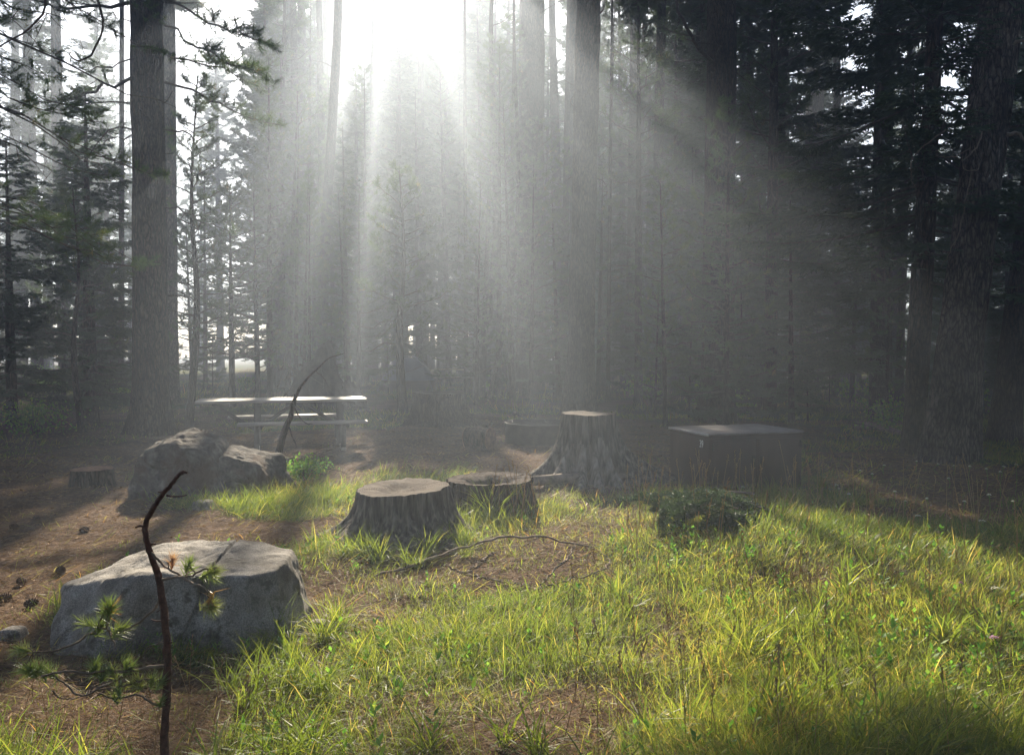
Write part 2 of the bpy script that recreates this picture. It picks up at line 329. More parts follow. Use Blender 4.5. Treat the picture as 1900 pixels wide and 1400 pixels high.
# ------------------------------------------------------------------ needles and boughs
def needles(mb, P, D, k, ln, wd, spread, rng, mi=1, rnd=None, cut=0.3):
    """k thin needles on every tip P, pointing about D"""
    P = np.asarray(P, float).reshape(-1, 3); D = nrm(np.asarray(D, float).reshape(-1, 3)); n = len(P)
    if n == 0: return
    d = nrm(D[:, None] + spread * rng.normal(size=(n, k, 3)))
    L = ln * (cut + (1 - cut) * rng.random((n, k, 1)) ** .5)
    base = P[:, None] - D[:, None] * ln * rng.random((n, k, 1)) * .7
    s = nrm(np.cross(d, rng.normal(size=(n, k, 3)))) * wd / 2
    V = np.stack([base - s, base + s, base + d * L], 2)
    if rnd is None: rnd = np.clip(rng.normal(.45, .22, n), 0, .93)
    R = np.repeat(np.broadcast_to(rnd, (n,)), k * 3)
    mb.add(V, tri=np.arange(n * k * 3).reshape(-1, 3), mi=mi, rnd=R)
def pine_bough(mb, path, r0, rng, tips, dense=1.0, tw=0.35, bare=0.35, mi=0, sag=0.0):
    """a bough with side twigs that turn upward and bear needle tufts; tips gathers (pos, dir)"""
    path = np.asarray(path, float); n = len(path); L = np.linalg.norm(np.diff(path, axis=0), axis=1).sum()
    tube(mb, path, [r0, r0 * .25], 4, mi, cap=False)
    m = max(3, int(L / 0.22 * dense)); T = nrm(np.gradient(path, axis=0))
    for q in range(m):
        u = bare + (1 - bare) * (q + rng.random()) / m; f = u * (n - 1); i0 = min(int(f), n - 2); p = path[i0] + (path[i0+1] - path[i0]) * (f - i0); t = T[i0]
        side = nrm(np.cross(t, [0, 0, 1])) * (1 if q % 2 else -1)
        d = nrm(t * .6 + side * rng.uniform(.4, 1.1) + np.array([0, 0, rng.uniform(-.15, .5)]))
        l = tw * (1.15 - u * .7) * rng.uniform(.6, 1.4); e1 = p + d * l * .6; e2 = e1 + nrm(d + [0, 0, rng.uniform(.1, .9)]) * l * .45
        tube(mb, [p, e1, e2], [r0 * .28, r0 * .14], 3, mi, cap=False)
        tips.append((e2, e2 - e1)); tips.append((e1, nrm(d + rng.normal(size=3) * .4))); tips.append(((e1 + e2) / 2, nrm(d + rng.normal(size=3) * .8)))
        for _ in range(2):
            if rng.random() < .7 * dense:
                dd = nrm(d + rng.normal(size=3) * .6); tips.append((p + dd * l * .55, dd)); tube(mb, [p, p + dd * l * .55], r0 * .12, 3, mi, cap=False)
    tips.append((path[-1], T[-1]))
def pine_mesh(seed, H, base, rad_, ntop=60, nk=9, nl=.13, nw=.011, dead=.25, droop=.0, narrow=.8, dense=1.0):
    rng = np.random.default_rng(seed); mb = MB(); tips = []
    for q in range(ntop):
        u = (q + rng.random()) / ntop; z = base + (H - base) * u ** .9
        if z > H - .15: z = H - .15
        az = q * 2.4 + rng.normal() * .5; L = rad_ * ((1 - u) ** narrow * .85 + .15) * rng.uniform(.55, 1.2)
        out = np.array([math.cos(az), math.sin(az), 0]); el = rng.uniform(-.05, .35) + u * .5 - droop
        pts = [np.array([0, 0, z]), out * L * .4 + [0, 0, z + L * .4 * el], out * L * .8 + [0, 0, z + L * (.8 * el + .02)], out * L + [0, 0, z + L * (el + .14)]]
        path = smooth_path(pts, 6) + np.vstack([[0, 0, 0], rng.normal(size=(5, 3)) * L * .025])
        if u < .3 and rng.random() < dead:
            tube(mb, path, [.012 + L*.006, .004], 3, 0, cap=False)
            for _ in range(3):
                i0 = rng.integers(1, 5); e = path[i0] + nrm(rng.normal(size=3) + out) * L * .25; tube(mb, [path[i0], e], .004, 3, 0, cap=False)
        else: pine_bough(mb, path, .012 + L * .009, rng, tips, dense, tw=.16 + L * .17)
    tips.append((np.array([0, 0, H]), np.array([0, 0, 1.0])))
    P = np.array([t[0] for t in tips]); D = np.array([t[1] for t in tips])
    needles(mb, P, nrm(D) + [0, 0, .15], int(nk * 1.6), nl * 1.1, nw * 1.25, .7, rng)
    return mb
def fir_mesh(seed, H, base, rad_, nb=110, tws=12, droop=.25, wd=.035, gap=0.0):
    rng = np.random.default_rng(seed); mb = MB(); VV = []; RR = []; per = max(5, nb // 16)
    for q in range(nb):
        whorl = q // per; u = min(.985, (whorl + .5 * rng.random()) / (nb / per)); z = base + (H - base) * u + rng.normal() * .06
        if rng.random() < max(gap, .14): continue
        az = (q % per) / per * 2 * PI + whorl * .9 + rng.normal() * .25; L = rad_ * ((1 - u) ** .85) * rng.uniform(.42, 1.2) + .12; z += rng.normal() * .08
        out = np.array([math.cos(az), math.sin(az), 0]); sd = np.array([-out[1], out[0], 0])
        dr = droop * rng.uniform(.4, 1.4) - u * .35; t = np.linspace(0, 1, 7)
        bend = rng.normal() * .12
        path = out * (t * L)[:, None] + sd * (bend * t**2 * L)[:, None] + np.array([0, 0, 1.0]) * (z - dr * L * t + .22 * L * t**2.5)[:, None]
        tube(mb, path, [.008 + L * .008, .004], 3, 0, cap=False)
        n = max(4, int(tws * L / rad_ * 2.2)) * 2; us = .12 + .88 * (np.arange(n) + rng.random(n)) / n; sg = np.where(np.arange(n) % 2, 1, -1)
        p = np.stack([np.interp(us, t, path[:, k]) for k in range(3)], 1)
        l = (.16 + .42 * L * (1 - us) ** .7 * np.minimum(1, us * 3)) * rng.uniform(.6, 1.2, n) * .8
        d = nrm(out[None] * .75 + sd[None] * (sg * rng.uniform(.5, 1.1, n))[:, None] + np.array([0, 0, 1.0]) * rng.normal(-.08, .12, n)[:, None])
        # each twig: short narrow sprays along it, in a flat fan
        m = 5; k = (np.arange(m) + .5) / m
        pp = p[:, None] + d[:, None] * (l[:, None] * k)[..., None]
        for s2 in (-1, 1, 0):
            dd = nrm(d[:, None] + s2 * .75 * np.cross(d, [0, 0, 1.0])[:, None] + rng.normal(size=(n, m, 3)) * .16)
            ll = (.05 + .32 * l[:, None] * (1 - k * .7)) * rng.uniform(.6, 1.3, (n, m)); ww = nrm(np.cross(dd, [0, 0, 1.0]) + rng.normal(size=(n, m, 3)) * .25) * wd * .5
            tip = pp + dd * ll[..., None] - np.array([0, 0, .02])
            VV.append(np.stack([pp - ww * .5, pp + ww * .5, pp + dd * ll[..., None] * .6 + ww, tip, pp + dd * ll[..., None] * .55 - ww], 2).reshape(-1, 5, 3))
            RR.append(np.repeat(np.clip(rng.normal(.45, .22, n * m), 0, 1), 5))
    V = np.concatenate(VV); k = np.arange(len(V))[:, None] * 5
    mb.add(V, tri=(k + [2, 3, 4]), quad=(k + [0, 1, 2, 4]), mi=1, rnd=np.concatenate(RR))
    return mb
def trunk_mesh(P, R, sides=20, ridge=.06, seed=0, flare=.5, step=.16, fh=.5, lobes=5):
    """tapered trunk along the path with bark ridges and root flare"""
    P = np.asarray(P, float); L = np.linalg.norm(np.diff(P, axis=0), axis=1).sum(); n = max(6, int(L / step)); Q = smooth_path(P, n) if len(P) > 2 else P[0] + (P[1] - P[0]) * np.linspace(0, 1, n)[:, None]
    r = np.interp(np.linspace(0, 1, n), np.linspace(0, 1, len(R)), R); h = Q[:, 2] - Q[0, 2]
    th = np.arange(sides) / sides * 2 * PI; rng = np.random.default_rng(seed); ph = rng.random() * 6
    lob = .5 + .5 * np.cos(lobes * th + ph + .8 * np.sin(2 * th)); fl = 1 + flare * np.exp(-h[:, None] / fh) * (.35 + lob[None])
    cs = np.stack([np.cos(th), np.sin(th), 0 * th], -1)
    nn = vn(np.stack([np.broadcast_to(np.cos(th) * sides / 5.5, (n, sides)), np.broadcast_to(np.sin(th) * sides / 5.5, (n, sides)), np.broadcast_to(h[:, None] * 1.1, (n, sides))], -1), seed)
    rr = r[:, None] * fl * (1 + ridge * nn) ; V = Q[:, None] + cs[None] * rr[..., None]
    i = np.arange(n - 1)[:, None] * sides; j = np.arange(sides)[None]; j2 = (j + 1) % sides
    mb = MB(); mb.add(V, quad=np.stack([i + j, i + j2, i + sides + j2, i + sides + j], -1).reshape(-1, 4))
    jj = np.arange(sides); mb.add(np.vstack([V[-1], Q[-1][None]]), tri=np.stack([jj, (jj + 1) % sides, np.full(sides, sides)], 1)); return mb

# sunlit places kept open to the sun: the grass in front, the litter at the left, the table
LIT = [(x, y, .15) for x in np.arange(-.6, 3.6, .6) for y in np.arange(3.3, 6.4, .6) if y < 5.2 or x > .6]
LIT += [(x, y, .1) for x in (-4.2, -3.6, -3.0, -2.4, -1.9) for y in (4.6, 5.4, 6.2, 7.0, 7.8, 8.6) if x > -y * .6]
LIT += [(x, 13.3, .8) for x in (-4.7, -4.2, -3.7, -3.2, -2.7)]
LIT += [(-1.0, 4.6, .4), (-1.7, 4.4, .5), (-2.6, 10.6, .3), (.1, 7.6, .3), (.8, 7.2, .2)]
LIT += [(-1.3, 2.62, .6), (-1.1, 2.62, .85), (-1.4, 2.62, .35)] + [(x, y, .25) for x in (.6, 1.4, 2.2) for y in (2.9,)] + [(x, 4.7, .5) for x in (-2.4, -2.1, -1.8, -1.5, -1.2)] + [(x, y, .1) for x in (-.3, .5, 1.3, 2.1, 2.9, 3.7) for y in (3.6, 4.5, 5.5, 6.3)]
LIT = np.array(LIT); TL = math.tan(SUN_EL)
def blocks(x, y, base, top, r, cone=True):
    hd = np.array([math.sin(SUN_AZ), math.cos(SUN_AZ)]); rel = np.array([x, y]) - LIT[:, :2]
    t = rel @ hd; off = np.abs(rel[:, 0] * hd[1] - rel[:, 1] * hd[0]); z = LIT[:, 2] + t * TL
    rr = r * np.clip((top - z) / max(.1, top - base), 0, 1) ** .7 if cone else r
    return int(((t > 0) & (z > base - .8) & (z < top) & (off < rr * 1.1 + .25)).sum())

# prototypes (linked only through the trees that use them)
PR = {}
def proto(key, mb_crown, H, r, kind, seed, base, rad_, nmat, bend=.0):
    rng = np.random.default_rng(seed); b = bend
    tp = [[0, 0, -.15], [b * .3, 0, H * .3], [b * .2, b * .3, H * .6], [0, 0, H]]
    tm = trunk_mesh(tp if b else [[0, 0, -.15], [0, 0, H]], [r, r * .8, r * .45, .012], 10, .08, seed, .35, .35, .3)
    PR[key] = dict(trunk=tm.mesh('trunk', M['bark']), crown=mb_crown.mesh('crown', [M['twig'], nmat]), H=H, base=base, rad=rad_, kind=kind)
proto('pine1', pine_mesh(1, 8, 1.3, 1.5, 52), 8, .085, 'pine_tree', 1, 1.3, 1.5, M['needle'])
proto('pine2', pine_mesh(2, 7, .8, 1.2, 58, dead=.1), 7, .07, 'pine_tree', 2, .8, 1.2, M['needle'])
proto('pine3', pine_mesh(3, 9, 2.2, 1.9, 46, nk=8), 9, .10, 'pine_tree', 3, 2.2, 1.9, M['needle'])
proto('lodge1', pine_mesh(4, 16, 4.5, 1.8, 85, nk=8, nl=.16, nw=.014, dead=.7), 16, .15, 'pine_tree', 4, 5, 1.8, M['needle'])
proto('lodge2', pine_mesh(5, 18, 7, 2.1, 80, nk=8, nl=.16, nw=.014, dead=.6), 18, .18, 'pine_tree', 5, 7, 2.1, M['needle'])
proto('fir1', fir_mesh(6, 7.6, .6, 2.0, 130, 12), 7.6, .11, 'fir_tree', 6, .6, 2.0, M['firneedle'])
proto('fir2', fir_mesh(7, 5.5, .3, 1.3, 100, 9), 5.5, .08, 'fir_tree', 7, .3, 1.3, M['firneedle'])
proto('fir3', fir_mesh(8, 15, 1.5, 2.6, 210, 11, wd=.045), 15, .19, 'fir_tree', 8, 1.5, 2.6, M['firneedle'])
proto('fir4', fir_mesh(18, 22, 3.5, 2.3, 260, 9, droop=.3, wd=.07), 22, .22, 'fir_tree', 18, 3.5, 2.3, M['firneedle'])
proto('lodge3', pine_mesh(19, 21, 8, 2.2, 120, nk=8, nl=.2, nw=.026, dead=.4), 21, .2, 'pine_tree', 19, 8, 2.2, M['needle'])
proto('sap1', pine_mesh(9, 3.4, .3, .75, 34, nk=10, nl=.11, nw=.010, dead=0), 3.4, .035, 'pine_tree', 9, .3, .75, M['needle'])
proto('mature', pine_mesh(10, 11, 0, 3.6, 150, nk=11, nl=.28, nw=.05, dead=0, narrow=.6), 11, .25, 'pine_tree', 10, 0, 3.1, M['needle'])
NT = {}
def place(key, x, y, sc, rz, label, group=None, lean=(0, 0), cat=None, sx=1.0):
    p = PR[key]; nm = p['kind']
    r = thing(nm, label, cat or ('fir' if nm == 'fir_tree' else 'pine'), (x, y, gz(x, y)), rz, group)
    r.scale = (sc * sx, sc * sx, sc); r.rotation_euler = (lean[0], lean[1], rz)
    for part in ('trunk', 'crown'):
        o = bpy.data.objects.new(part, p[part]); C.objects.link(o); o.parent = r
    return r

# ------------------------------------------------------------------ the large trunks
def big_tree(label, bpx, Y, tpx, wpx, mat='bark', H=26.5, crown=True, kind='pine_tree', cat='pine', cbase=None, curve=0, seed=1, flare=.55, crad=1.0, group=None, fh=.5, cut=None):
    b = onground(bpx, Y); t = at(tpx, 0, Y); d = (t - b) / (t[2] - b[2]); r = wpx / 2 / F * Y
    root = thing(kind, label, cat, b, group=group)
    P = [d * h + np.array([curve * math.sin(PI * h / 9), 0, 0]) for h in ([-.25] + list(np.linspace(0, H, 9)[1:]))]
    P[0] = np.array([0, 0, -.25]); sides = 28 if wpx > 25 else 14
    tm = trunk_mesh(P, [r * 1.12, r, r * .92, r * .8, r * .6, r * .4], sides, .10 if wpx > 25 else .07, seed, flare, .12 if wpx > 25 else .25, fh)
    rs = np.random.default_rng(seed + 500)
    for q in range(0 if wpx < 12 else 16):
        hh = rs.uniform(2.2, 13); a = rs.uniform(0, 2 * PI); o_ = np.array([math.cos(a), math.sin(a), rs.uniform(-.2, .35)]); p0 = np.array([d[0] * hh + curve * math.sin(PI * hh / 9), d[1] * hh, hh]); L = rs.uniform(.08, .9) ** 1.5 + r
        tube(tm, smooth_path([p0, p0 + o_ * L * .6, p0 + (o_ + rs.normal(size=3) * .25) * L], 6), [.022, .008], 5, cap=False)
    tm.build('trunk', M[mat], root)
    if crown:
        cb = cbase if cbase is not None else max(10.0, (Y - 3.2) * TL)
        crad = crad * (1.15 if wpx * Y / F > .25 else 1.0)
        while cb < H - 2 and blocks(b[0] + d[0] * cb, b[1], cb, H, 3.6 * crad): cb += .3
        if H - cb > 1.5 and not blocks(b[0] + d[0] * cb, b[1], cb, H, 3.6 * crad):
            o = bpy.data.objects.new('crown', PR['mature']['crown']); C.objects.link(o); o.parent = root
            o.location = tuple(d * cb); s = (H - cb + .3) / 11; o.scale = (crad, crad, s); o.rotation_euler = (0, 0, seed * 1.3)
    return root, b, d, r
T1 = big_tree('thick dark straight pine trunk at the left, between the dark fir and the picnic table', 280, 15.5, 272, 57, seed=3, flare=.8)
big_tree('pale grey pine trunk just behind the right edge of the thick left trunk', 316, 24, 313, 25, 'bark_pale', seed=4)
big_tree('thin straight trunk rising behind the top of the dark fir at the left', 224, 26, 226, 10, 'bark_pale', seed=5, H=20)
big_tree('slender dark bluish trunk leaning slightly right in the bright haze, behind the picnic table', 598, 30, 623, 18, seed=6, curve=-.1, flare=.3)
big_tree('faint hazy trunk left of the slender dark bluish trunk', 553, 40, 560, 20, seed=7)
big_tree('faintest narrow trunk at the right edge of the bright sky gap', 517, 45, 519, 13, seed=8)
big_tree('faint wide trunk in the haze above the far tent', 690, 47, 696, 19, seed=9)
big_tree('faint trunk in the haze right of the small crooked pine', 783, 44, 780, 17, seed=10, H=20.8, crown=False)
big_tree('wide hazy trunk directly behind the fire ring and large grey stump', 982, 28, 990, 45, seed=12, flare=.6)
big_tree('wide trunk with forked foot directly behind the large grey stump', 1076, 19, 1092, 45, seed=13, flare=.5, fh=.8)
big_tree('thick dark trunk standing behind the left half of the steel locker', 1330, 17, 1340, 53, seed=14, flare=.7)
big_tree('thin dark trunk just right of the thick trunk behind the steel locker', 1386, 23, 1378, 15, seed=15, H=19)
big_tree('thinner of two dark trunks behind the right half of the steel locker', 1412, 26, 1420, 13, seed=16, H=19)
big_tree('wide hazy greyish trunk deep between the locker and the leaning right trunk', 1500, 30, 1517, 33, seed=17)
big_tree('thick leaning trunk coloured pale for its lit left side, at the right edge', 1757, 11.3, 1860, 70, 'bark_pale', seed=18, flare=.55, fh=.9, H=24)  # pale bark all round stands in for light on the left side
big_tree('dark trunk leaning out of the picture at the far right edge', 1862, 14, 1960, 42, seed=19)
big_tree('curved slim trunk leaning right, left of the wide hazy trunk', 880, 27, 932, 15, seed=20, H=14, curve=.35, flare=.2, crown=False)
big_tree('curved slimmer trunk leaning right, nearest the wide hazy trunk on its left', 906, 25, 975, 9, seed=21, H=12.8, curve=.4, flare=.2, crown=False)
big_tree('thin straight trunk left of the two curved slim trunks', 865, 29, 862, 8, seed=22, H=14.6, flare=.2, crown=False)
big_tree('slim dark trunk between the forked-foot trunk and the locker', 1168, 30, 1178, 17, seed=23)
big_tree('very thin dark trunk at the right of the forked-foot trunk', 1128, 24, 1136, 7, seed=24, H=15)
big_tree('trunk with thin lean behind the fallen log at the right', 1640, 20, 1650, 20, seed=25)
big_tree('dark narrow trunk right of the thick leaning trunk', 1800, 16, 1850, 18, seed=26, H=18)

# dark fir by the leaning trunk: long drooping boughs
def own_tree(kind, label, cat, mbc, px, Y, H, r, nmat, lean=(0, 0), mat='bark', bend=(0, 0), seed=0):
    b = onground(px, Y); root = thing(kind, label, cat, b); root.rotation_euler = (lean[0], lean[1], 0)
    tm = trunk_mesh([[0, 0, -.15], [bend[0], 0, H * .33], [bend[1], 0, H * .66], [0, 0, H]], [r * 1.1, r, r * .7, r * .35, .012], 14, .08, seed, .4, .2, .35)
    tm.build('trunk', M[mat], root)
    if bend != (0, 0):
        xs = [0, H * .33, H * .66, H]; 
        for k, V in enumerate(mbc.v): V[:, 0] += np.interp(V[:, 2], xs, [0, bend[0], bend[1], 0])
    mbc.build('crown', [M['twig'], nmat], root, smooth=True); return root
own_tree('fir_tree', 'dark fir with long drooping boughs just left of the thick leaning trunk', 'fir', fir_mesh(31, 13, 2.7, 3.1, 170, 12, droop=.35, wd=.032), 1698, 12.3, 13, .15, M['firneedle'], (0, .032), seed=31)
own_tree('fir_tree', 'dark broad fir with layered boughs left of the thick left trunk', 'fir', fir_mesh(32, 7.1, .7, 2.15, 150, 13, wd=.032), 167, 17.5, 7.1, .13, M['firneedle'], seed=32)
own_tree('fir_tree', 'smaller dark fir at the left edge, left of the broad fir', 'fir', fir_mesh(33, 5.6, .5, 1.7, 105, 10), 20, 16, 5.6, .09, M['firneedle'], seed=33)
own_tree('pine_tree', 'small crooked pine with open tufted boughs standing left of the far wide stump', 'pine', pine_mesh(34, 5.7, 2.0, 1.25, 34, nk=10, nl=.13, nw=.012, dead=.1, dense=1.1), 747, 19, 5.7, .095, M['needle'], (0, -.01), bend=(-.05, .08), seed=34)
own_tree('pine_tree', 'slim wavy pine rising behind the left end of the picnic table', 'pine', pine_mesh(35, 7.4, 1.6, 1.1, 48, nk=9, dead=.3), 348, 17.5, 7.4, .075, M['needle'], (0, .04), bend=(.12, -.06), seed=35)
own_tree('pine_tree', 'young pine with reddish trunk behind the middle of the picnic table', 'pine', pine_mesh(36, 5.6, 1.2, 1.2, 50, nk=9, dead=.1), 430, 21, 5.6, .075, M['needle'], seed=36)
own_tree('pine_tree', 'dense young pine behind the middle of the picnic table, right of the reddish one', 'pine', pine_mesh(37, 6.4, .8, 1.3, 64, nk=9, dead=0), 478, 23, 6.4, .07, M['needle'], (0, -.01), seed=37)
own_tree('pine_tree', 'thin crooked young tree in front of the broad fir at the left', 'pine', pine_mesh(38, 4.6, 1.6, .8, 26, nk=8, dead=.4), 150, 15.5, 4.6, .055, M['needle'], (0, -.02), bend=(-.1, .05), seed=38)
own_tree('pine_tree', 'pine with dark tufted boughs behind the thick trunk by the locker', 'pine', pine_mesh(39, 15, 2.4, 1.9, 100, nk=8, nl=.15, nw=.013, dead=.2), 1430, 18.5, 15, .13, M['needle'], seed=39)
# low boughs on the thick left trunk, seen against the bright sky
root, b, d, r = T1
rng = np.random.default_rng(77); mbb = MB(); tips = []
def loc(px, py, dy=0): return at(px, py, 15.5 + dy) - b
for pts, r0, dn in (
    ([(262, 150, 0), (200, 158, -.6), (130, 178, -1.0), (50, 200, -1.3)], .035, .9),
    ([(262, 14, 0), (190, 10, -.4), (120, 18, -.8), (70, 2, -1)], .04, .9),
    ([(285, -10, 0), (345, 15, -.4), (400, 45, -.7), (450, 66, -1), (512, 92, -1.2)], .026, 1.1),
    ([(285, 140, 0), (350, 165, .4), (400, 190, .5), (450, 215, .5), (520, 232, .6)], .03, 1.3),
    ([(285, 30, 0), (340, 70, -.6), (390, 100, -.9), (440, 120, -1.2), (500, 150, -1.3)], .026, 1.3),
    ([(285, 90, 0), (350, 110, .7), (420, 130, 1.1), (480, 160, 1.3)], .026, 1.3),
    ([(290, 240, 0), (335, 242, -.2), (362, 262, -.3), (372, 300, -.4)], .022, .5),
    ([(290, 378, 0), (340, 390, -.3), (380, 412, -.5), (440, 428, -.6)], .018, .5),
    ([(262, 108, 0), (200, 125, .5), (150, 138, .9), (95, 150, 1.1)], .022, .8),
    ([(262, 245, 0), (200, 260, -.3), (150, 285, -.6)], .018, .6)):
    path = smooth_path([loc(*p) for p in pts], 12); path[1:-1] += rng.normal(size=(10, 3)) * .03
    pine_bough(mbb, path, r0, rng, tips, dn, tw=.55, bare=.3)
needles(mbb, [t[0] for t in tips], nrm(np.array([t[1] for t in tips])) + [0, 0, .2], 14, .16, .011, .5, rng)
# second set of tufts along the twigs
needles(mbb, [t[0] - nrm(t[1]) * .1 for t in tips], nrm(np.array([t[1] for t in tips])) + [0, 0, .5], 8, .14, .011, .8, rng)
mbb.build('bough', [M['twig'], M['needle']], root)
# the near pine just outside the left edge whose boughs hang into the picture
b = onground(-130, 8.6); root = thing('pine_tree', 'near pine outside the left edge whose twiggy boughs hang into the top left corner', 'pine', b)
trunk_mesh([[0, 0, -.2], [0, 0, 17]], [.2, .17, .05], 16, .08, 5, .4).build('trunk', M['bark'], root)
rng = np.random.default_rng(78); mbb = MB(); tips = []
for q in range(48):
    z = rng.uniform(2.6, 8.0); L = rng.uniform(1.4, 2.7); az = rng.uniform(-1.2, 1.3); out = np.array([math.cos(az), math.sin(az), 0])
    path = smooth_path([[0, 0, z], out * L * .35 + [0, 0, z - .05 * L], out * L * .7 + [0, 0, z - .22 * L], out * L + [0, 0, z - .3 * L]], 9); path[1:] += rng.normal(size=(8, 3)) * .03
    if q % 4 == 0:
        tube(mbb, path, [.016, .003], 4, 0, cap=False)
        for k in range(9):
            i0 = rng.integers(2, 9); e = path[i0] + np.array([rng.normal() * .25, rng.normal() * .2, -rng.uniform(.15, .5)]); m_ = (path[i0] + e) / 2 + rng.normal(size=3) * .05; tube(mbb, [path[i0], m_, e], [.004, .0015], 3, 0, cap=False)
    else: pine_bough(mbb, path, .011, rng, tips, 1.0, tw=.35, bare=.25)
needles(mbb, [t[0] for t in tips], nrm(np.array([t[1] for t in tips])), 22, .10, .0052, .6, rng)
mbb.build('crown', [M['twig'], M['needle']], root)
# bare hooked twigs from the near pine
def px_tube(mb, pts, r, sides=5, mi=0, n=18, wob=.0, rng=None, cap=True):
    P = smooth_path([at(*p) for p in pts], n)
    if wob: P[1:-1] += rng.normal(size=(n - 2, 3)) * wob
    tube(mb, P, r, sides, mi, cap=cap); return P
mbt = MB(); rng = np.random.default_rng(5)
px_tube(mbt, [(-130, -150, 5.2), (-20, -220, 4.9), (60, -100, 4.6), (84, -10, 4.5), (72, 35, 4.5), (40, 65, 4.5), (0, 86, 4.5), (-40, 110, 4.6)], [.012, .006, .003], wob=.004, rng=rng)
px_tube(mbt, [(-20, -220, 4.9), (110, -160, 4.6), (165, -40, 4.5), (188, 25, 4.5), (190, 60, 4.5), (172, 98, 4.5), (148, 111, 4.5), (133, 106, 4.5), (131, 97, 4.5)], [.010, .006, .004], wob=.004, rng=rng)
mbt.v = [V - b for V in mbt.v]
mbt.build('twig', M['twig'], root)
# bare twigs hanging beside the leaning trunk
b = onground(1757, 11.3); mbt = MB()
for pts, rr in (([(1800, 195, 10.9), (1775, 215, 10.8), (1755, 240, 10.7), (1725, 262, 10.6), (1697, 288, 10.6)], [.016, .006]),
                ([(1822, 245, 10.8), (1812, 275, 10.7), (1790, 295, 10.7), (1792, 315, 10.7), (1812, 318, 10.7), (1818, 300, 10.7), (1808, 270, 10.7)], [.010, .004]),
                ([(1800, 275, 10.8), (1770, 290, 10.7), (1735, 290, 10.6)], [.010, .003]),
                ([(1692, 292, 10.6), (1690, 320, 10.6), (1697, 345, 10.6), (1706, 358, 10.6)], [.006, .002]),
                ([(1645, 375, 10.6), (1643, 390, 10.6), (1650, 400, 10.6)], [.005, .002]),
                ([(1800, 330, 10.8), (1790, 380, 10.7), (1780, 430, 10.7), (1762, 470, 10.7), (1745, 498, 10.7)], [.009, .003]),
                ([(1880, 80, 10.9), (1900, 75, 10.8), (1935, 66, 10.6)], [.03, .012]), ([(1868, 250, 10.9), (1895, 252, 10.8), (1920, 300, 10.6)], [.03, .012])):
    px_tube(mbt, pts, rr, n=20, wob=.008, rng=rng)
mbt.v = [V - b for V in mbt.v]
lt = [o for o in scene.objects if o.get('label', '').startswith('thick leaning trunk')][0]
mbt.build('dead_branches', M['deadwood'], lt)
# dead branch slanting down at the top, left of the trunk behind the locker
b = onground(1330, 17); mbt = MB()
px_tube(mbt, [(1322, 115, 16.8), (1300, 95, 16.4), (1282, 65, 16.1), (1262, 25, 15.9), (1245, -30, 15.7)], [.04, .03], wob=.01, rng=rng)
px_tube(mbt, [(1262, 25, 15.9), (1258, 45, 15.8), (1252, 58, 15.7)], [.012, .005], wob=.01, rng=rng)
px_tube(mbt, [(1300, 95, 16.4), (1304, 60, 16.2), (1300, 30, 16)], [.012, .005], wob=.01, rng=rng)
mbt.v = [V - b for V in mbt.v]
lt = [o for o in scene.objects if o.get('label', '').startswith('thick dark trunk standing behind')][0]
mbt.build('dead_branches', M['twig'], lt)

def zone(x, Y):
    px = HX + F * x / Y
    zs = [(-100, 'outside the left edge of the view'), (235, 'left of the thick left trunk'), (400, 'above the left end of the picnic table'), (560, 'above the right half of the picnic table'), (700, 'behind the root mound'),
          (860, 'behind the tent and crooked pine'), (1010, 'around the wide hazy trunk'), (1150, 'around the forked-foot trunk'), (1300, 'between the grey stump and the locker'), (1500, 'above the locker'), (1680, 'between the locker and the drooping fir'), (1990, 'behind the leaning right trunk')]
    z = next((t for lim, t in zs if px < lim), 'outside the right edge of the view')
    return z, ('near' if Y < 24 else 'second-row' if Y < 34 else 'distant' if Y < 50 else 'farthest')

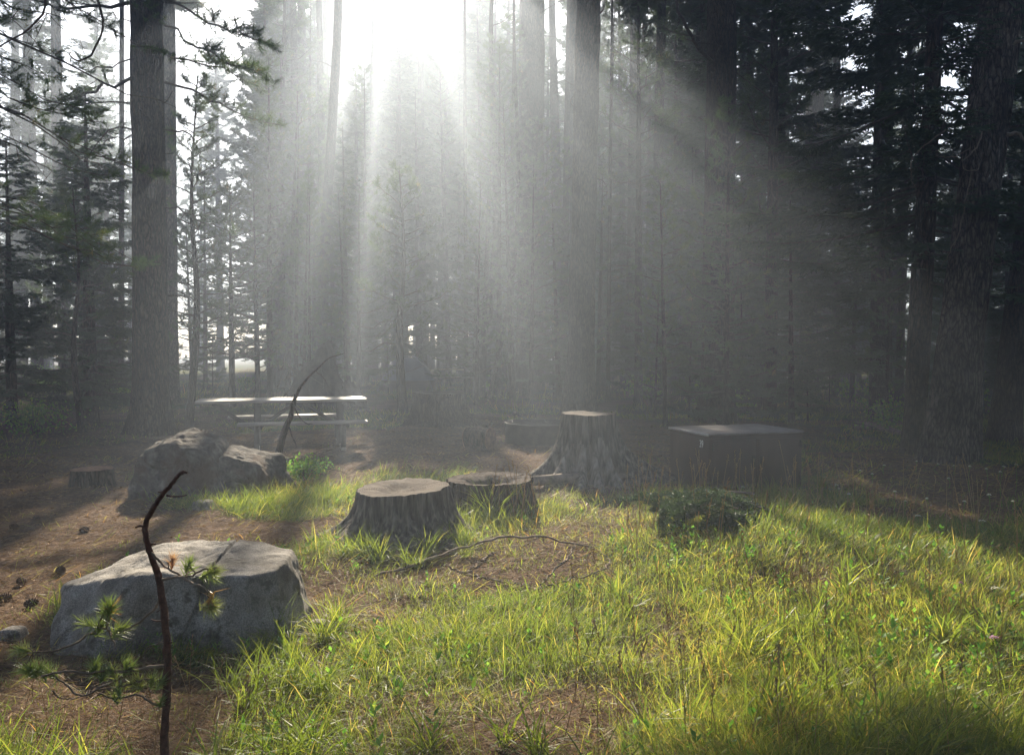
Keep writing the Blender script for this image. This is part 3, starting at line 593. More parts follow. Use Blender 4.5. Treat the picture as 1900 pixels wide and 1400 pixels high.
# ------------------------------------------------------------------ forest behind
rng = np.random.default_rng(2024); placed = []
LB = {
 'pine': ('hazy young pine in the forest behind the clearing', 'young pines in the forest background'),
 'lodge': ('tall slim pine deep in the hazy forest', 'tall slim pines deep in the forest'),
 'fir': ('dark fir in the forest behind the campsite', 'firs in the forest background'),
 'sap': ('low pine sapling in the undergrowth at the forest edge', 'pine saplings at the forest edge')}
INFO = {k: PR[k] for k in PR}
keep_clear = [(-3.6, 13.3, 2.3), (2.6, 10, 2.2), (-.9, 16.3, 1.6), (-4.0, 31, 3.2), (-2.0, 36, 2.5), (-4.5, 21, 1.3)]
def filler(N, keys, pxr, yr, scr=(.8, 1.2), sep=.9, maxrow=None, tries=4000, label=None, group=None, fit=False):
    n = 0
    for _ in range(tries):
        if n >= N: break
        px = rng.uniform(*pxr); Y = math.sqrt(rng.uniform(yr[0]**2, yr[1]**2)); x = (px - HX) / F * Y; k = keys[rng.integers(len(keys))]; p = INFO[k]
        sc = rng.uniform(*scr)
        if fit:
            while sc > scr[0] * .7 and blocks(x, Y, p['base'] * sc, p['H'] * sc, p['rad'] * sc): sc *= .95
        top = p['H'] * sc
        if maxrow is not None:
            r_ = maxrow(px) if callable(maxrow) else maxrow
            if r_ is not None and HY - (top - HZ) / Y * F < r_: continue
        if any((x - a)**2 + (Y - b_)**2 < (sep * (.6 + .4 * s_))**2 for a, b_, s_ in placed): continue
        if any((x - a)**2 + (Y - b_)**2 < r_**2 for a, b_, r_ in keep_clear): continue
        if Y < 36 and 680 < px < 880 and Y > 14 and top > 2: continue
        if Y < 21.5 and 500 < px < 680: continue
        if blocks(x, Y, p['base'] * sc, top, p['rad'] * sc) > 0: continue
        fam = 'lodge' if k.startswith('lodge') else 'pine' if k.startswith('pine') else 'fir' if k.startswith('fir') else 'sap'
        zn, dp = zone(x, Y); lb = dp + ' ' + {'pine': 'bushy young pine', 'lodge': 'tall slim pine', 'fir': 'dark fir', 'sap': 'low pine sapling'}[fam] + ' ' + zn
        if k == 'fir2': lb = lb.replace('dark fir', 'short dark fir')
        if k in ('fir4', 'fir3') and Y > 24: lb = lb.replace('dark fir', 'tall dark fir')
        gr = LB[fam][1] + ' ' + zn
        place(k, x, Y, sc, rng.uniform(0, 6.28), label or lb, group or gr, (rng.normal() * .02, rng.normal() * .02))
        placed.append((x, Y, sc)); n += 1
    return n
def tall_filler(N, pxr, yr, sep=1.6, thin=1):
    n = 0
    for _ in range(3000):
        if n >= N: break
        px = rng.uniform(*pxr); Y = rng.uniform(*yr); x = (px - HX) / F * Y
        if any((x - a)**2 + (Y - b_)**2 < sep**2 for a, b_, s_ in placed): continue
        if any((x - a)**2 + (Y - b_)**2 < r_**2 for a, b_, r_ in keep_clear): continue
        if 690 < px < 785 or 370 < px < 515 or blocks(x, Y, 0, 27, .25, False) > thin: continue
        cb = max(9.0, (Y - 3.2) * TL * rng.uniform(.95, 1.1)); H = rng.uniform(24.5, 27.3)
        while cb < H - 2 and blocks(x, Y, cb, H, 3.7): cb += .4
        r = thing('pine_tree', zone(x, Y)[1] + ' bare straight trunk ' + zone(x, Y)[0], 'pine', (x, Y, gz(x, Y)), rng.uniform(0, 6.28), 'bare straight trunks ' + zone(x, Y)[0]); r.rotation_euler = (rng.normal() * .012, rng.normal() * .02, r.rotation_euler[2])
        o = bpy.data.objects.new('trunk', TALLT); C.objects.link(o); o.parent = r; k = rng.uniform(.6, 1.2); o.scale = (k, k, H / 26)
        if H - cb > 1.5 and not blocks(x, Y, cb, H, 3.7):
            o = bpy.data.objects.new('crown', PR['mature']['crown']); C.objects.link(o); o.parent = r; o.location = (0, 0, cb); o.scale = (1.05, 1.05, (H - cb + .3) / 11); o.rotation_euler = (0, 0, rng.uniform(0, 6))  # crown added above the view to shade the near haze
        placed.append((x, Y, 1)); n += 1
    return n
TALLT = trunk_mesh([[0, 0, -.2], [.05, 0, 9], [0, .05, 18], [0, 0, 26]], [.2, .18, .12, .03], 14, .08, 71, .35, .3, .5).mesh('trunk', M['bark'])
ct = tall_filler(19, (400, 1350), (25, 46), thin=4), tall_filler(6, (600, 900), (24, 38), thin=6), tall_filler(6, (-200, 400), (26, 46)), tall_filler(5, (1350, 2200), (20, 46))
gap = lambda px: 250 if 395 < px < 500 else None
c1 = filler(24, ['fir1', 'fir3', 'fir2', 'lodge1', 'pine1'], (1120, 2150), (18, 26), sep=1.1)
c2 = filler(46, ['fir3', 'fir3', 'lodge1', 'lodge2', 'fir1'], (1100, 2250), (25, 46), sep=1.4)
c3 = filler(18, ['lodge1', 'pine3', 'fir3', 'pine1'], (520, 1150), (28, 42), sep=1.6)
c3b = filler(50, ['lodge3', 'fir4', 'lodge3', 'fir4'], (500, 1250), (42, 62), (1.0, 1.22), sep=1.3)
c3g = filler(13, ['fir4', 'lodge3', 'fir4'], (590, 900), (43, 58), (1.1, 1.24), sep=1.0)
c3c = filler(24, ['lodge3', 'fir4', 'lodge2'], (-500, 420), (42, 75), (.85, 1.15), sep=1.7)
c3d = filler(26, ['fir3', 'lodge2'], (1150, 2300), (42, 75), (.85, 1.15), sep=1.7)
c3e = filler(26, ['lodge1', 'lodge2', 'fir3', 'lodge1'], (500, 1260), (23, 44), (.8, 1.35), sep=1.3, fit=True, tries=9000)
c3f = filler(14, ['lodge1', 'pine3', 'fir3'], (520, 690), (22, 50), (.6, 1.2), sep=1.3, fit=True, tries=9000)
c4 = filler(16, ['pine1', 'pine2', 'pine3', 'fir1'], (560, 1130), (22, 34), (.7, 1.0), sep=1.5)
c5 = filler(16, ['pine1', 'pine2', 'pine3', 'fir1', 'fir2'], (-350, 560), (20, 34), (.7, 1.1), sep=1.3, maxrow=gap)
c6 = filler(14, ['lodge1', 'lodge2', 'fir3'], (-400, 380), (26, 55), sep=1.7)
c7 = filler(40, ['lodge1', 'lodge2', 'fir3', 'fir3'], (-300, 2200), (55, 110), (.85, 1.15), sep=2.2, maxrow=gap)
c8 = filler(40, ['sap1', 'fir2', 'sap1'], (-200, 2100), (19, 34), (.45, .9), sep=.7)
# understory just behind the clearing on the right and the left
c9 = filler(10, ['fir2', 'sap1', 'pine2'], (1180, 1650), (15.5, 19), (.5, .95), sep=.8)
# unseen trees added beside the frame to shade the clearing
c10 = filler(16, ['fir3', 'lodge2', 'fir1', 'lodge1'], (1950, 3600), (7, 20), sep=1.4, label='tree beyond the right edge of the campsite', group='trees beyond the right edge')
rb_ = np.random.default_rng(70); nb_ = 0  # unseen trees added behind the camera to cut the sky light
for _ in range(200):
    x_, y_ = rb_.uniform(-16, 16), rb_.uniform(-15, 1)
    if abs(x_) < 2.5 and y_ > -4: continue
    if any((x_ - a)**2 + (y_ - b2)**2 < 6 for a, b2, _s in placed): continue
    place(['fir3', 'lodge2', 'lodge1', 'fir3'][nb_ % 4], x_, y_, rb_.uniform(1, 1.3), rb_.uniform(0, 6), 'tree standing behind the photographer', 'trees behind the photographer'); placed.append((x_, y_, 1)); nb_ += 1
    if nb_ >= 24: break
c11 = filler(12, ['fir3', 'lodge2', 'lodge1'], (-1600, -250), (9, 22), sep=1.4, label='tree beyond the left edge of the campsite', group='trees beyond the left edge')  # unseen trees added at the left to close off open sky light
rng3 = np.random.default_rng(555); nf = 0
for _ in range(900):
    if nf >= 22: break
    px = rng3.uniform(540, 960); Y = rng3.uniform(59, 78); x = (px - HX) / F * Y; H = rng3.uniform(25, 27.3); cb = rng3.uniform(10, 14)
    if any((x - a)**2 + (Y - b_)**2 < 2.2**2 for a, b_, s_ in placed) or blocks(x, Y, cb, H, 3.0): continue
    r = thing('pine_tree', 'farthest broad-crowned tall pine ' + zone(x, Y)[0], 'pine', (x, Y, gz(x, Y)), rng3.uniform(0, 6.28), 'broad-crowned pines far back ' + zone(x, Y)[0])
    o = bpy.data.objects.new('trunk', TALLT); C.objects.link(o); o.parent = r; o.scale = (1, 1, H / 26)
    o = bpy.data.objects.new('crown', PR['mature']['crown']); C.objects.link(o); o.parent = r; o.location = (0, 0, cb); o.scale = (.8, .8, (H - cb + .3) / 11)
    placed.append((x, Y, 1)); nf += 1
print('trees', c1, c2, c3, c3b, c3c, c3d, c3e, c3f, c4, c5, c6, c7, c8, c9, c10, c11)

# ------------------------------------------------------------------ boulders
def boulder(label, c, planes, sub, seed, rz=0, amp=.03, cat='boulder', p=14, mat='granite', scl=(1, 1, 1)):
    """rounded intersection of planes (normal, distance), roughened"""
    n = sub; mb = MB(); V = []; Q = []
    g = np.linspace(-1, 1, n + 1); A, B = np.meshgrid(np.tan(g * PI / 4), np.tan(g * PI / 4))
    for ax in range(3):
        for s in (-1, 1):
            P = np.zeros((n + 1, n + 1, 3)); P[..., ax] = s; P[..., (ax + 1) % 3] = A * s; P[..., (ax + 2) % 3] = B
            d = nrm(P); q = 0
            for nn, dd in planes: q = q + np.clip((d @ nrm(nn)) / dd, 0, None) ** p
            r = q ** (-1 / p); X = d * r[..., None]
            crk = np.abs(vn(X * 2.1 + 3 * seed, seed + 40)); X = X + d * (amp * fbm(X * 3.0 + seed, seed, 6) + amp * .35 * np.abs(vn(X * 9, seed + 9)) - amp * .9 * np.exp(-(crk / .035) ** 2))[..., None]
            a = (np.arange(n)[:, None] * (n + 1) + np.arange(n)[None]); mb.add(X.reshape(-1, 3), quad=np.stack([a, a + 1, a + n + 2, a + n + 1], -1).reshape(-1, 4))
    o = mb.build(cat.replace('stone', 'stone'), M[mat], None); o.location = tuple(c); o.rotation_euler = (0, 0, rz); o.scale = (scl[0], scl[1], scl[2])
    tag(o, label, cat)
    me = o.data
    import bmesh
    bm = bmesh.new(); bm.from_mesh(me); bmesh.ops.remove_doubles(bm, verts=bm.verts, dist=.0008); bmesh.ops.recalc_face_normals(bm, faces=bm.faces); bm.to_mesh(me); bm.free()
    return o
cb = onground(323, 4.52)
boulder('large flat-topped granite boulder behind the pine sapling in the foreground', (cb[0], cb[1], cb[2] + .02),
        [((0.05, -.08, 1), .40), ((-.30, -.12, 1), .435), ((-.5, -.75, .55), .47), ((.12, -1, .22), .36), ((.55, -1, .25), .50), ((1, -.1, .25), .70), ((-1, -.3, .15), .66), ((-1, .6, .25), .60), ((.3, 1, .15), .52), ((-.5, 1, .2), .5), ((0, 0, -1), .25)], 96, 4, 0.06, .034, p=90, scl=(.90, .92, .92))
cb = onground(372, 8.75)
boulder('rough dark boulder with a peaked top beside the small cut stump', (cb[0] - .28, cb[1], cb[2] + .12),
        [((-.35, -.1, 1), .50), ((.32, -.15, 1), .55), ((-1, -.3, .35), .46), ((1, -.1, .45), .62), ((-.2, -1, .35), .42), ((.5, -1, .2), .5), ((0, 1, .2), .5), ((0, 0, -1), .35)], 80, 11, 0, .05, p=26, mat='granite_dark', scl=(.86, .9, .95))
cb = onground(446, 8.95)
boulder('lower sloping half of the split boulder, under the dead leaning snag', (cb[0] + .02, cb[1], cb[2] + .05),
        [((.28, -.1, 1), .40), ((-.3, -.15, 1), .50), ((-1, -.1, .2), .50), ((1, -.2, .55), .40), ((.1, -1, .4), .36), ((0, 1, .2), .4), ((0, 0, -1), .3)], 70, 23, 0, .05, p=24, mat='granite_dark', scl=(.95, .95, .92))
for lb, px, Y, s in (('fist-sized pale stone by the foot of the rough dark boulder', 372, 7.9, .10), ('small grey stone in the litter right of the flat-topped boulder', 585, 4.6, .05), ('tiny pale stone lying in the middle of the bare clearing', 882, 10.6, .035),
                     ('small stone at the bottom left corner of the litter', 12, 4.35, .06)):
    cb = onground(px, Y); boulder(lb, (cb[0], cb[1], cb[2] + s * .3), [((0, 0, 1), s * .7), ((1, 0, .3), s), ((-1, .2, .3), s), ((0, -1, .3), s * .8), ((0, 1, .2), s), ((0, 0, -1), s * .5)], 10, int(px), 0, s * .1, 'stone', 6)

# ------------------------------------------------------------------ stumps
def stump(label, px, Y, rt, rb, H, mat, seed, lobes=(), ridge=.06, cutmat='cuttop', tilt=(0, 0), sides=150, decay=.35, hollow=.0, sinkz=.12, kind='tree_stump', patch=None):
    b = onground(px, Y); root = thing(kind, label, 'stump', b); rng = np.random.default_rng(seed)
    th = np.arange(sides) / sides * 2 * PI; nz = 26; h = np.linspace(-sinkz, H, nz)
    cs = np.stack([np.cos(th), np.sin(th)], -1)
    prof = rt + (rb - rt) * np.exp(-np.clip(h, 0, None) / (H * decay))[:, None] + 0 * th[None]
    for ang, amp, wd in lobes:     # roots: (angle, extra reach at the ground, half-width)
        dth = (th - ang + PI) % (2 * PI) - PI; prof = prof + amp * np.exp(-np.clip(h, 0, None) / (H * decay * .62))[:, None] * np.exp(-(dth / wd) ** 2)[None]
    N3 = np.stack([np.broadcast_to(np.cos(th) * 8, (nz, sides)), np.broadcast_to(np.sin(th) * 8, (nz, sides)), np.broadcast_to(h[:, None] * 1.2, (nz, sides))], -1)
    prof = prof * (1 + (1 - .55 * (h / H).clip(0, 1) ** 3)[:, None] * ridge * fbm(N3, seed, 3) + ridge * .9 * np.abs(vn(N3 * 2.6, seed + 7))) + .035 * rt * np.sin(3 * th + seed)[None]
    topz = h[:, None] + (tilt[0] * np.cos(th) + tilt[1] * np.sin(th))[None] * prof * (h[:, None] / H).clip(0, 1)
    topz = topz + .006 * vn(np.stack([np.cos(th) * 6, np.sin(th) * 6, th * 0], -1), seed + 3)[None] * (h[:, None] / H).clip(0, 1)
    V = np.stack([prof * cs[:, 0], prof * cs[:, 1], topz], -1)
    i = np.arange(nz - 1)[:, None] * sides; j = np.arange(sides)[None]; j2 = (j + 1) % sides
    Q = np.stack([i + j, i + j2, i + sides + j2, i + sides + j], -1); mb = MB()
    if patch:   # bare bleached wood low on one side, with a ragged upper edge
        lim = patch[2] * (1 + .22 * vn(np.stack([th * 9, th * 0, th * 0], -1), seed + 50)) * np.clip(1.25 - ((th - (patch[0] + patch[1]) / 2) / (patch[1] - patch[0]) * 1.6) ** 2 * 1.2, 0, 1)
        msk = ((th > patch[0]) & (th < patch[1]))[None] & (h[:-1, None] < lim[None])
        mb.add(V, quad=Q[~msk]); mb.q.append(Q[msk]); mb.qm.append(np.full(int(msk.sum()), 1)); mb.build('wood', [M[mat], M['palewood']], root)
    else: mb.add(V, quad=Q.reshape(-1, 4)); mb.build('wood', M[mat], root)
    nr = 9; f = np.linspace(1, 0, nr)[:, None]; R = V[-1]; c = R.mean(0)
    W = c[None, None] + (R[None] - c[None, None]) * f[..., None]
    W[..., 2] += .010 * fbm(W * 11, seed + 20, 3) - hollow * np.exp(-(f / .42) ** 2) * (1 + .5 * vn(W * 6, seed + 30)); W[0] = R
    i = np.arange(nr - 1)[:, None] * sides
    mb = MB(); mb.add(W, quad=np.stack([i + j, i + j2, i + sides + j2, i + sides + j], -1).reshape(-1, 4)); o = mb.build('cut_top', M[cutmat], root)
    return root
stump('weathered grooved stump with a hollowed litter-covered top, nearest to the camera', 745, 6.9, .355, .58, .40, 'stumpwood', 2, [(3.35, .24, .22), (3.9, .12, .14), (4.5, .14, .16), (5.0, .10, .12), (5.6, .14, .2), (2.6, .15, .3)], .10, tilt=(.04, .03), hollow=.06)
stump('low dark stump half hidden by grass, right behind the grooved stump', 912, 8.0, .40, .44, .335, 'bark', 5, [(0.2, .05, .3), (3.2, .06, .3), (4.4, .08, .3)], .12, cutmat='soil', hollow=.16, tilt=(.02, 0))
st = stump('large grey stump with wide flaring roots in front of the fire ring', 1090, 10.0, .305, .38, .82, 'stumpwood', 8, [(3.3, .62, .34), (4.0, .52, .16), (4.5, .42, .13), (4.85, .46, .12), (5.3, .38, .14), (5.9, .50, .22), (6.2, .95, .12), (.9, .4, .3), (2.1, .4, .3)], .07, decay=.42, tilt=(-.015, 0), hollow=.015, patch=(3.75, 5.5, .46), sides=220)
stump('wide brown stump on a low bank at the back of the clearing', 815, 16.2, .50, .60, .62, 'bark', 12, [(6.1, .50, .25), (5.4, .12, .3), (3.3, .12, .3), (2.5, .1, .3)], .05, decay=.4, tilt=(-.02, 0), sinkz=.3)
stump('small low fresh-cut stump at the left, in the sunlit litter', 168, 9.2, .215, .24, .19, 'bark', 15, [], .03, cutmat='redcut', sides=48)
# round of firewood
b = onground(889, 12.2); o = thing('log_round', 'short thick log round with a stub branch lying left of the fire ring', 'log', (b[0], b[1], b[2]))
mb = MB(); P = [np.array([-.19, .07, .17]), np.array([0, 0, .175]), np.array([.17, -.08, .17])]; tube(mb, smooth_path(P, 9), [.15, .175, .17], 26, rough=.12, seed=4, cap=False)
tube(mb, [[.09, -.02, .30], [.14, -.04, .37], [.20, -.05, .42]], [.035, .022], 8); mb.build('bark', M['bark'], o)
mb = MB(); P = smooth_path(P, 9); 
for k, s in ((0, -1), (-1, 1)):
    mb = MB()
    dirv = nrm(P[1] - P[0]) if k == 0 else nrm(P[-1] - P[-2]); c0 = P[k]; tube(mb, [c0 - dirv * .02 * (1 if s > 0 else 0), c0 + s * dirv * .012], [.152 if k == 0 else .168] * 2, 26)
    mb.build('cut_end', M['redcut'], o)
# thin fallen log beside the big stump
A0, A1 = gp(988, 905) + [0, 0, .05], gp(1192, 897) + [0, 0, .05]; mb = MB(); Pp = smooth_path([A0 + [0, 0, .03], (A0 + A1) / 2 + [0, .05, .05], A1 + [0, 0, .02]], 16); tube(mb, Pp, [.055, .058, .042], 12, rough=.15, seed=3)
tag(mb.build('fallen_log', M['deadwood']), 'long thin pale log on the ground in front of the large grey stump', 'log')
A0, A1 = gp(1585, 800), gp(1672, 806); mb = MB(); Pp = smooth_path([A0 + [0, 0, .10], (A0 + A1) / 2 + [0, 0, .12], A1 + [0, 0, .02]], 12); tube(mb, Pp, [.09, .07, .05], 12, rough=.2, seed=8)
tag(mb.build('fallen_log', M['deadwood']), 'short rotten log lying in the shade left of the dark drooping fir', 'log')

# ------------------------------------------------------------------ picnic table
tb = onground(527, 13.25); PT = thing('picnic_table', 'long weathered wooden picnic table with an overhanging left end', 'picnic table', tb, rad(16))
mb = MB()
for k, yy in enumerate((-.285, -.095, .095, .285)): box(mb, (-.02 + .01 * (k % 2), yy, .765), (2.62, .182, .042), bev=.006, rnd=k / 4)
mb.build('tabletop', M['table'], PT)
for yy, xc, ln in ((-.72, .28, 1.95), (.72, .02, 1.85)):
    mb = MB(); nseg = 8
    for s in (-.072, .072):
        for q in range(1):
            box(mb, (xc, yy + s, .445), (ln, .138, .04), bev=.006)
    mb.build('bench', M['table'], PT)
for fx in (-.42, .88):
    mb = MB()
    for yy in (-.13, .13): box(mb, (fx, yy, .375), (.10, .075, .74), bev=.005)
    box(mb, (fx + .06, 0, .395), (.05, 1.66, .05), bev=.004); box(mb, (fx + .055, 0, .715), (.05, .70, .05), bev=.004)
    for yy in (-.72, .72): box(mb, (fx, yy, .215), (.075, .075, .42), bev=.005)
    mb.build('leg_frame', M['tableleg'], PT)
    mb = MB(); box(mb, (fx, 0, .03), (.075, 1.55, .05), bev=.004); mb.build('ground_runner', M['table'], PT)
for a, bb in (((.18, 0, .72), (-.38, 0, .34)), ((.28, 0, .72), (.84, 0, .34)), ((-1.1, 0, .72), (-.46, 0, .30))):
    mb = MB(); beam(mb, a, bb, .035, .06); mb.build('brace', M['tableleg'], PT)

# far picnic table and tent
tb = onground(852, 34); FT = thing('picnic_table', 'small far-off picnic table beyond the tent, its top catching the light', 'picnic table', tb, rad(-20))
mb = MB(); 
for k in range(4): box(mb, (0, -.285 + .19 * k, .75), (1.8, .18, .04))
mb.build('tabletop', M['table'], FT)
for s in (-.7, .7): mb = MB(); box(mb, (0, s, .44), (1.8, .26, .04)); mb.build('bench', M['table'], FT)
for s in (-.6, .6): mb = MB(); beam(mb, (s, -.55, 0), (s, -.1, .73), .09, .04); beam(mb, (s, .55, 0), (s, .1, .73), .09, .04); box(mb, (s, 0, .39), (.04, 1.5, .08)); mb.build('leg_frame', M['tableleg'], FT)
tb = onground(757, 30.5); TT = thing('tent', 'blue-grey dome tent with a reddish lower band, far back behind the crooked pine', 'tent', tb)
def dome(r, H, z0, z1, n=24, sq=2.6):
    zz = np.linspace(z0, z1, 12); th = np.arange(n * 2) / (2 * n) * 2 * PI; mb = MB()
    u = (zz / H).clip(0, .999); rr = r * np.sqrt(1 - u ** 1.5) ; k = (np.abs(np.cos(th)) ** sq + np.abs(np.sin(th)) ** sq) ** (-1 / sq)
    V = np.stack([rr[:, None] * (k * np.cos(th))[None], rr[:, None] * (k * np.sin(th))[None] * .85, np.broadcast_to(zz[:, None], (12, 2 * n))], -1)
    i = np.arange(11)[:, None] * 2 * n; j = np.arange(2 * n)[None]; j2 = (j + 1) % (2 * n)
    mb.add(V, quad=np.stack([i + j, i + j2, i + 2*n + j2, i + 2*n + j], -1).reshape(-1, 4)); return mb
dome(1.08, 1.22, .38, 1.2195).build('canopy', M['tent'], TT)
dome(1.07, 1.22, .0, .38).build('lower_band', M['tentlow'], TT)
for sg in (-1, 1):
    mb = MB(); t = np.linspace(-1, 1, 17); tube(mb, np.stack([t * 1.0, sg * t * .85, 1.26 * (1 - np.abs(t) ** 2.6) + .01], 1), .012, 5); mb.build('pole', M['tent'], TT)
tt = MB(); beam(tt, (-.3, -1.0, .55), (.75, -.95, .95), .04, .02); tt.build('door_flap', M['tentlow'], TT)

# ------------------------------------------------------------------ steel food locker with its number
nc = onground(1317, 9.15); BZ = .643 - nc[2]
bx_ = thing('food_locker', 'brown steel food storage locker with a dusty top and the number 39', 'locker', nc, rad(18))
Wd, Dp = 1.24, .89
mb = MB(); box(mb, (Wd / 2, Dp / 2, BZ / 2 + .0), (Wd, Dp, BZ - .06), bev=.008); mb.build('body', M['steel'], bx_)
mb = MB(); box(mb, (Wd / 2, Dp / 2, BZ - .018), (Wd + .03, Dp + .03, .024), bev=.004); mb.build('top', M['steeltop'], bx_)
mb = MB(); box(mb, (-.0165, Dp / 2, BZ - .022), (.006, Dp + .02, .026)); mb.build('worn_edge', M['edge'], bx_)
for k in (0, 1):
    mb = MB(); box(mb, (Wd * (.26 + .48 * k), -.006, BZ / 2 + .0), (Wd * .455, .014, BZ - .17), bev=.004); dr = mb.build('door', M['steel'], bx_)
    mb = MB(); box(mb, (Wd * (.455 + .09 * k), -.022, BZ * .52), (.045, .02, .13), bev=.004); mb.build('latch', M['iron'], dr)
    for hz_ in (.26, .78): mb = MB(); tube(mb, [[Wd * (.03 + .94 * k), -.018, BZ * hz_ - .04], [Wd * (.03 + .94 * k), -.018, BZ * hz_ + .04]], .011, 8); mb.build('hinge', M['iron'], dr)
for fx, fy in ((.08, .08), (Wd - .08, .08), (.08, Dp - .08), (Wd - .08, Dp - .08)):
    mb = MB(); box(mb, (fx, fy, .0), (.07, .07, .07)); mb.build('foot', M['iron'], bx_)
tc = bpy.data.curves.new('number', 'FONT'); tc.body = '39'; tc.size = .115; tc.extrude = .001; tc.align_x = 'CENTER'; tc.align_y = 'CENTER'; tc.offset = .0015
to = bpy.data.objects.new('number', tc); C.objects.link(to); bpy.context.view_layer.update()
dg = bpy.context.evaluated_depsgraph_get(); nm_ = bpy.data.meshes.new_from_object(to.evaluated_get(dg)); bpy.data.objects.remove(to)
no = bpy.data.objects.new('number', nm_); nm_.materials.clear(); nm_.materials.append(M['numpaint']); C.objects.link(no); no.parent = bx_
no.matrix_local = Matrix.Translation((-.0022, .16, BZ - .14)) @ Matrix.Rotation(-PI / 2, 4, 'Z') @ Matrix.Rotation(PI / 2, 4, 'X') @ Matrix.Diagonal((.72, 1.05, 1, 1))

# ------------------------------------------------------------------ fire ring
fr = onground(1000, 12.9); FRt = thing('fire_ring', 'dark iron fire ring with a raised grill handle, left of the large grey stump', 'fire ring', fr)
mb = MB(); n = 48; th = np.arange(n) / n * 2 * PI; prof = [(.53, -.05), (.53, .325), (.545, .33), (.545, .345), (.515, .345), (.515, -.05)]
V = np.array([[r_ * math.cos(a), r_ * math.sin(a), z] for r_, z in prof for a in th]); k = len(prof); Q = []
for r_ in range(k):
    r2 = (r_ + 1) % k
    for j in range(n): Q.append([r_*n + j, r_*n + (j+1) % n, r2*n + (j+1) % n, r2*n + j])
mb.add(V, quad=Q); mb.build('ring', M['iron'], FRt)
mb = MB(); 
for q in range(9): tube(mb, [[-.42, -.28 + q * .07, .36], [.1, -.28 + q * .07, .36]], .006, 5)
tube(mb, [[-.42, -.3, .36], [-.42, .3, .36]], .009, 5); tube(mb, [[.1, -.3, .36], [.1, .3, .36]], .009, 5); gr = mb.build('grill', M['iron'], FRt)
mb = MB(); tube(mb, [[-.12, 0, .37], [-.30, -.08, .455], [-.37, -.10, .49]], .012, 6); tube(mb, [[-.40, -.10, .485], [-.34, -.10, .50]], .03, 8); mb.build('handle', M['iron'], gr)
mb = MB(); tube(mb, smooth_path([[-.14, .2, .36], [-.14, .2, .46], [-.10, .2, .50], [-.05, .2, .46], [-.04, .2, .40]], 12), .011, 6); mb.build('handle', M['iron'], gr)
mb = MB(); th = np.linspace(0, 2 * PI, 20)[:-1]; rr = np.linspace(0, .51, 8); V = np.array([[a * math.cos(t), a * math.sin(t), .06 + .05 * math.cos(a * 3) + .02 * math.sin(9 * t + 20 * a)] for a in rr for t in th]); Q = []
for r_ in range(7):
    for j in range(19): Q.append([r_*19 + j, r_*19 + (j+1) % 19, r_*19 + 19 + (j+1) % 19, r_*19 + 19 + j])
mb.add(V, quad=Q); mb.build('ash', M['soil'], FRt)

# ------------------------------------------------------------------ uprooted root plate behind the table
rb = onground(597, 20.5); RT = thing('root_mound', 'dark uprooted root mound of soil and roots behind the picnic table', 'root mound', rb); RT.scale = (1, 1, 1.45)
mb = MB(); n = 44; g = np.linspace(-1, 1, n); A, B = np.meshgrid(g, g)
H = .95 * np.exp(-((A + .15) / .42) ** 4) * (1 - .25 * np.abs(A)) + .48 * np.exp(-((A - .42) / .35) ** 4); H *= np.exp(-(B / .7) ** 4)
P = np.stack([A * 1.35, B * .7, H], -1); P[..., 2] += H * .28 * fbm(P * 3.2, 3, 4); P[..., 0] += .1 * fbm(P * 4, 5, 3) * (H > .1); P[..., 1] += .1 * fbm(P * 4, 6, 3) * (H > .1); P[..., 2] -= .06
i = np.arange(n - 1)[:, None] * n + np.arange(n - 1)[None]; mb.add(P.reshape(-1, 3), quad=np.stack([i, i + 1, i + n + 1, i + n], -1).reshape(-1, 4)); mb.build('soil', M['soil'], RT)
rng = np.random.default_rng(3); mb = MB()
for q in range(46):
    a = np.array([rng.uniform(-1.0, .7), rng.uniform(-.5, .2), rng.uniform(.1, .85)]); d = nrm(rng.normal(size=3) + np.array([0, -.6, .25])); L = rng.uniform(.2, .65)
    tube(mb, smooth_path([a, a + d * L * .5, a + nrm(d + rng.normal(size=3) * .5) * L], 6), [.022 * rng.uniform(.5, 1.4), .004], 4, cap=False)
mb.build('roots', M['twig'], RT)

# ------------------------------------------------------------------ leaning dead snag by the table
b = gp(500, 880); b = onground(508, 10.6); sn = thing('dead_snag', 'leaning dead tree leader with curving tip in front of the picnic table', 'snag', b)
mb = MB(); rng = np.random.default_rng(11)
px_tube(mb, [(505, 900, 10.6), (512, 862, 10.6), (522, 820, 10.6), (538, 775, 10.6), (549, 735, 10.6), (565, 708, 10.6), (590, 683, 10.6), (612, 664, 10.6), (640, 655, 10.6)], [.07, .056, .046, .034, .024, .015, .011, .007, .003], 9, n=30, wob=.004, rng=rng)
for pts, rr in (([(548, 742, 10.6), (538, 752, 10.5), (521, 763, 10.4), (508, 770, 10.4)], [.008, .002]), ([(546, 752, 10.6), (556, 775, 10.5), (570, 786, 10.5), (580, 786, 10.4)], [.010, .003]),
                ([(535, 790, 10.6), (545, 815, 10.5), (552, 835, 10.4), (570, 862, 10.3)], [.012, .003]), ([(550, 735, 10.6), (543, 733, 10.5), (541, 740, 10.5)], [.009, .003]),
                ([(532, 800, 10.6), (520, 812, 10.5), (508, 822, 10.5)], [.010, .003]), ([(586, 688, 10.6), (600, 700, 10.5), (606, 712, 10.5)], [.006, .002])):
    px_tube(mb, pts, rr, 5, n=9, wob=.006, rng=rng)
mb.v = [V - b for V in mb.v]; mb.build('trunk', M['bark'], sn)
mb = MB()
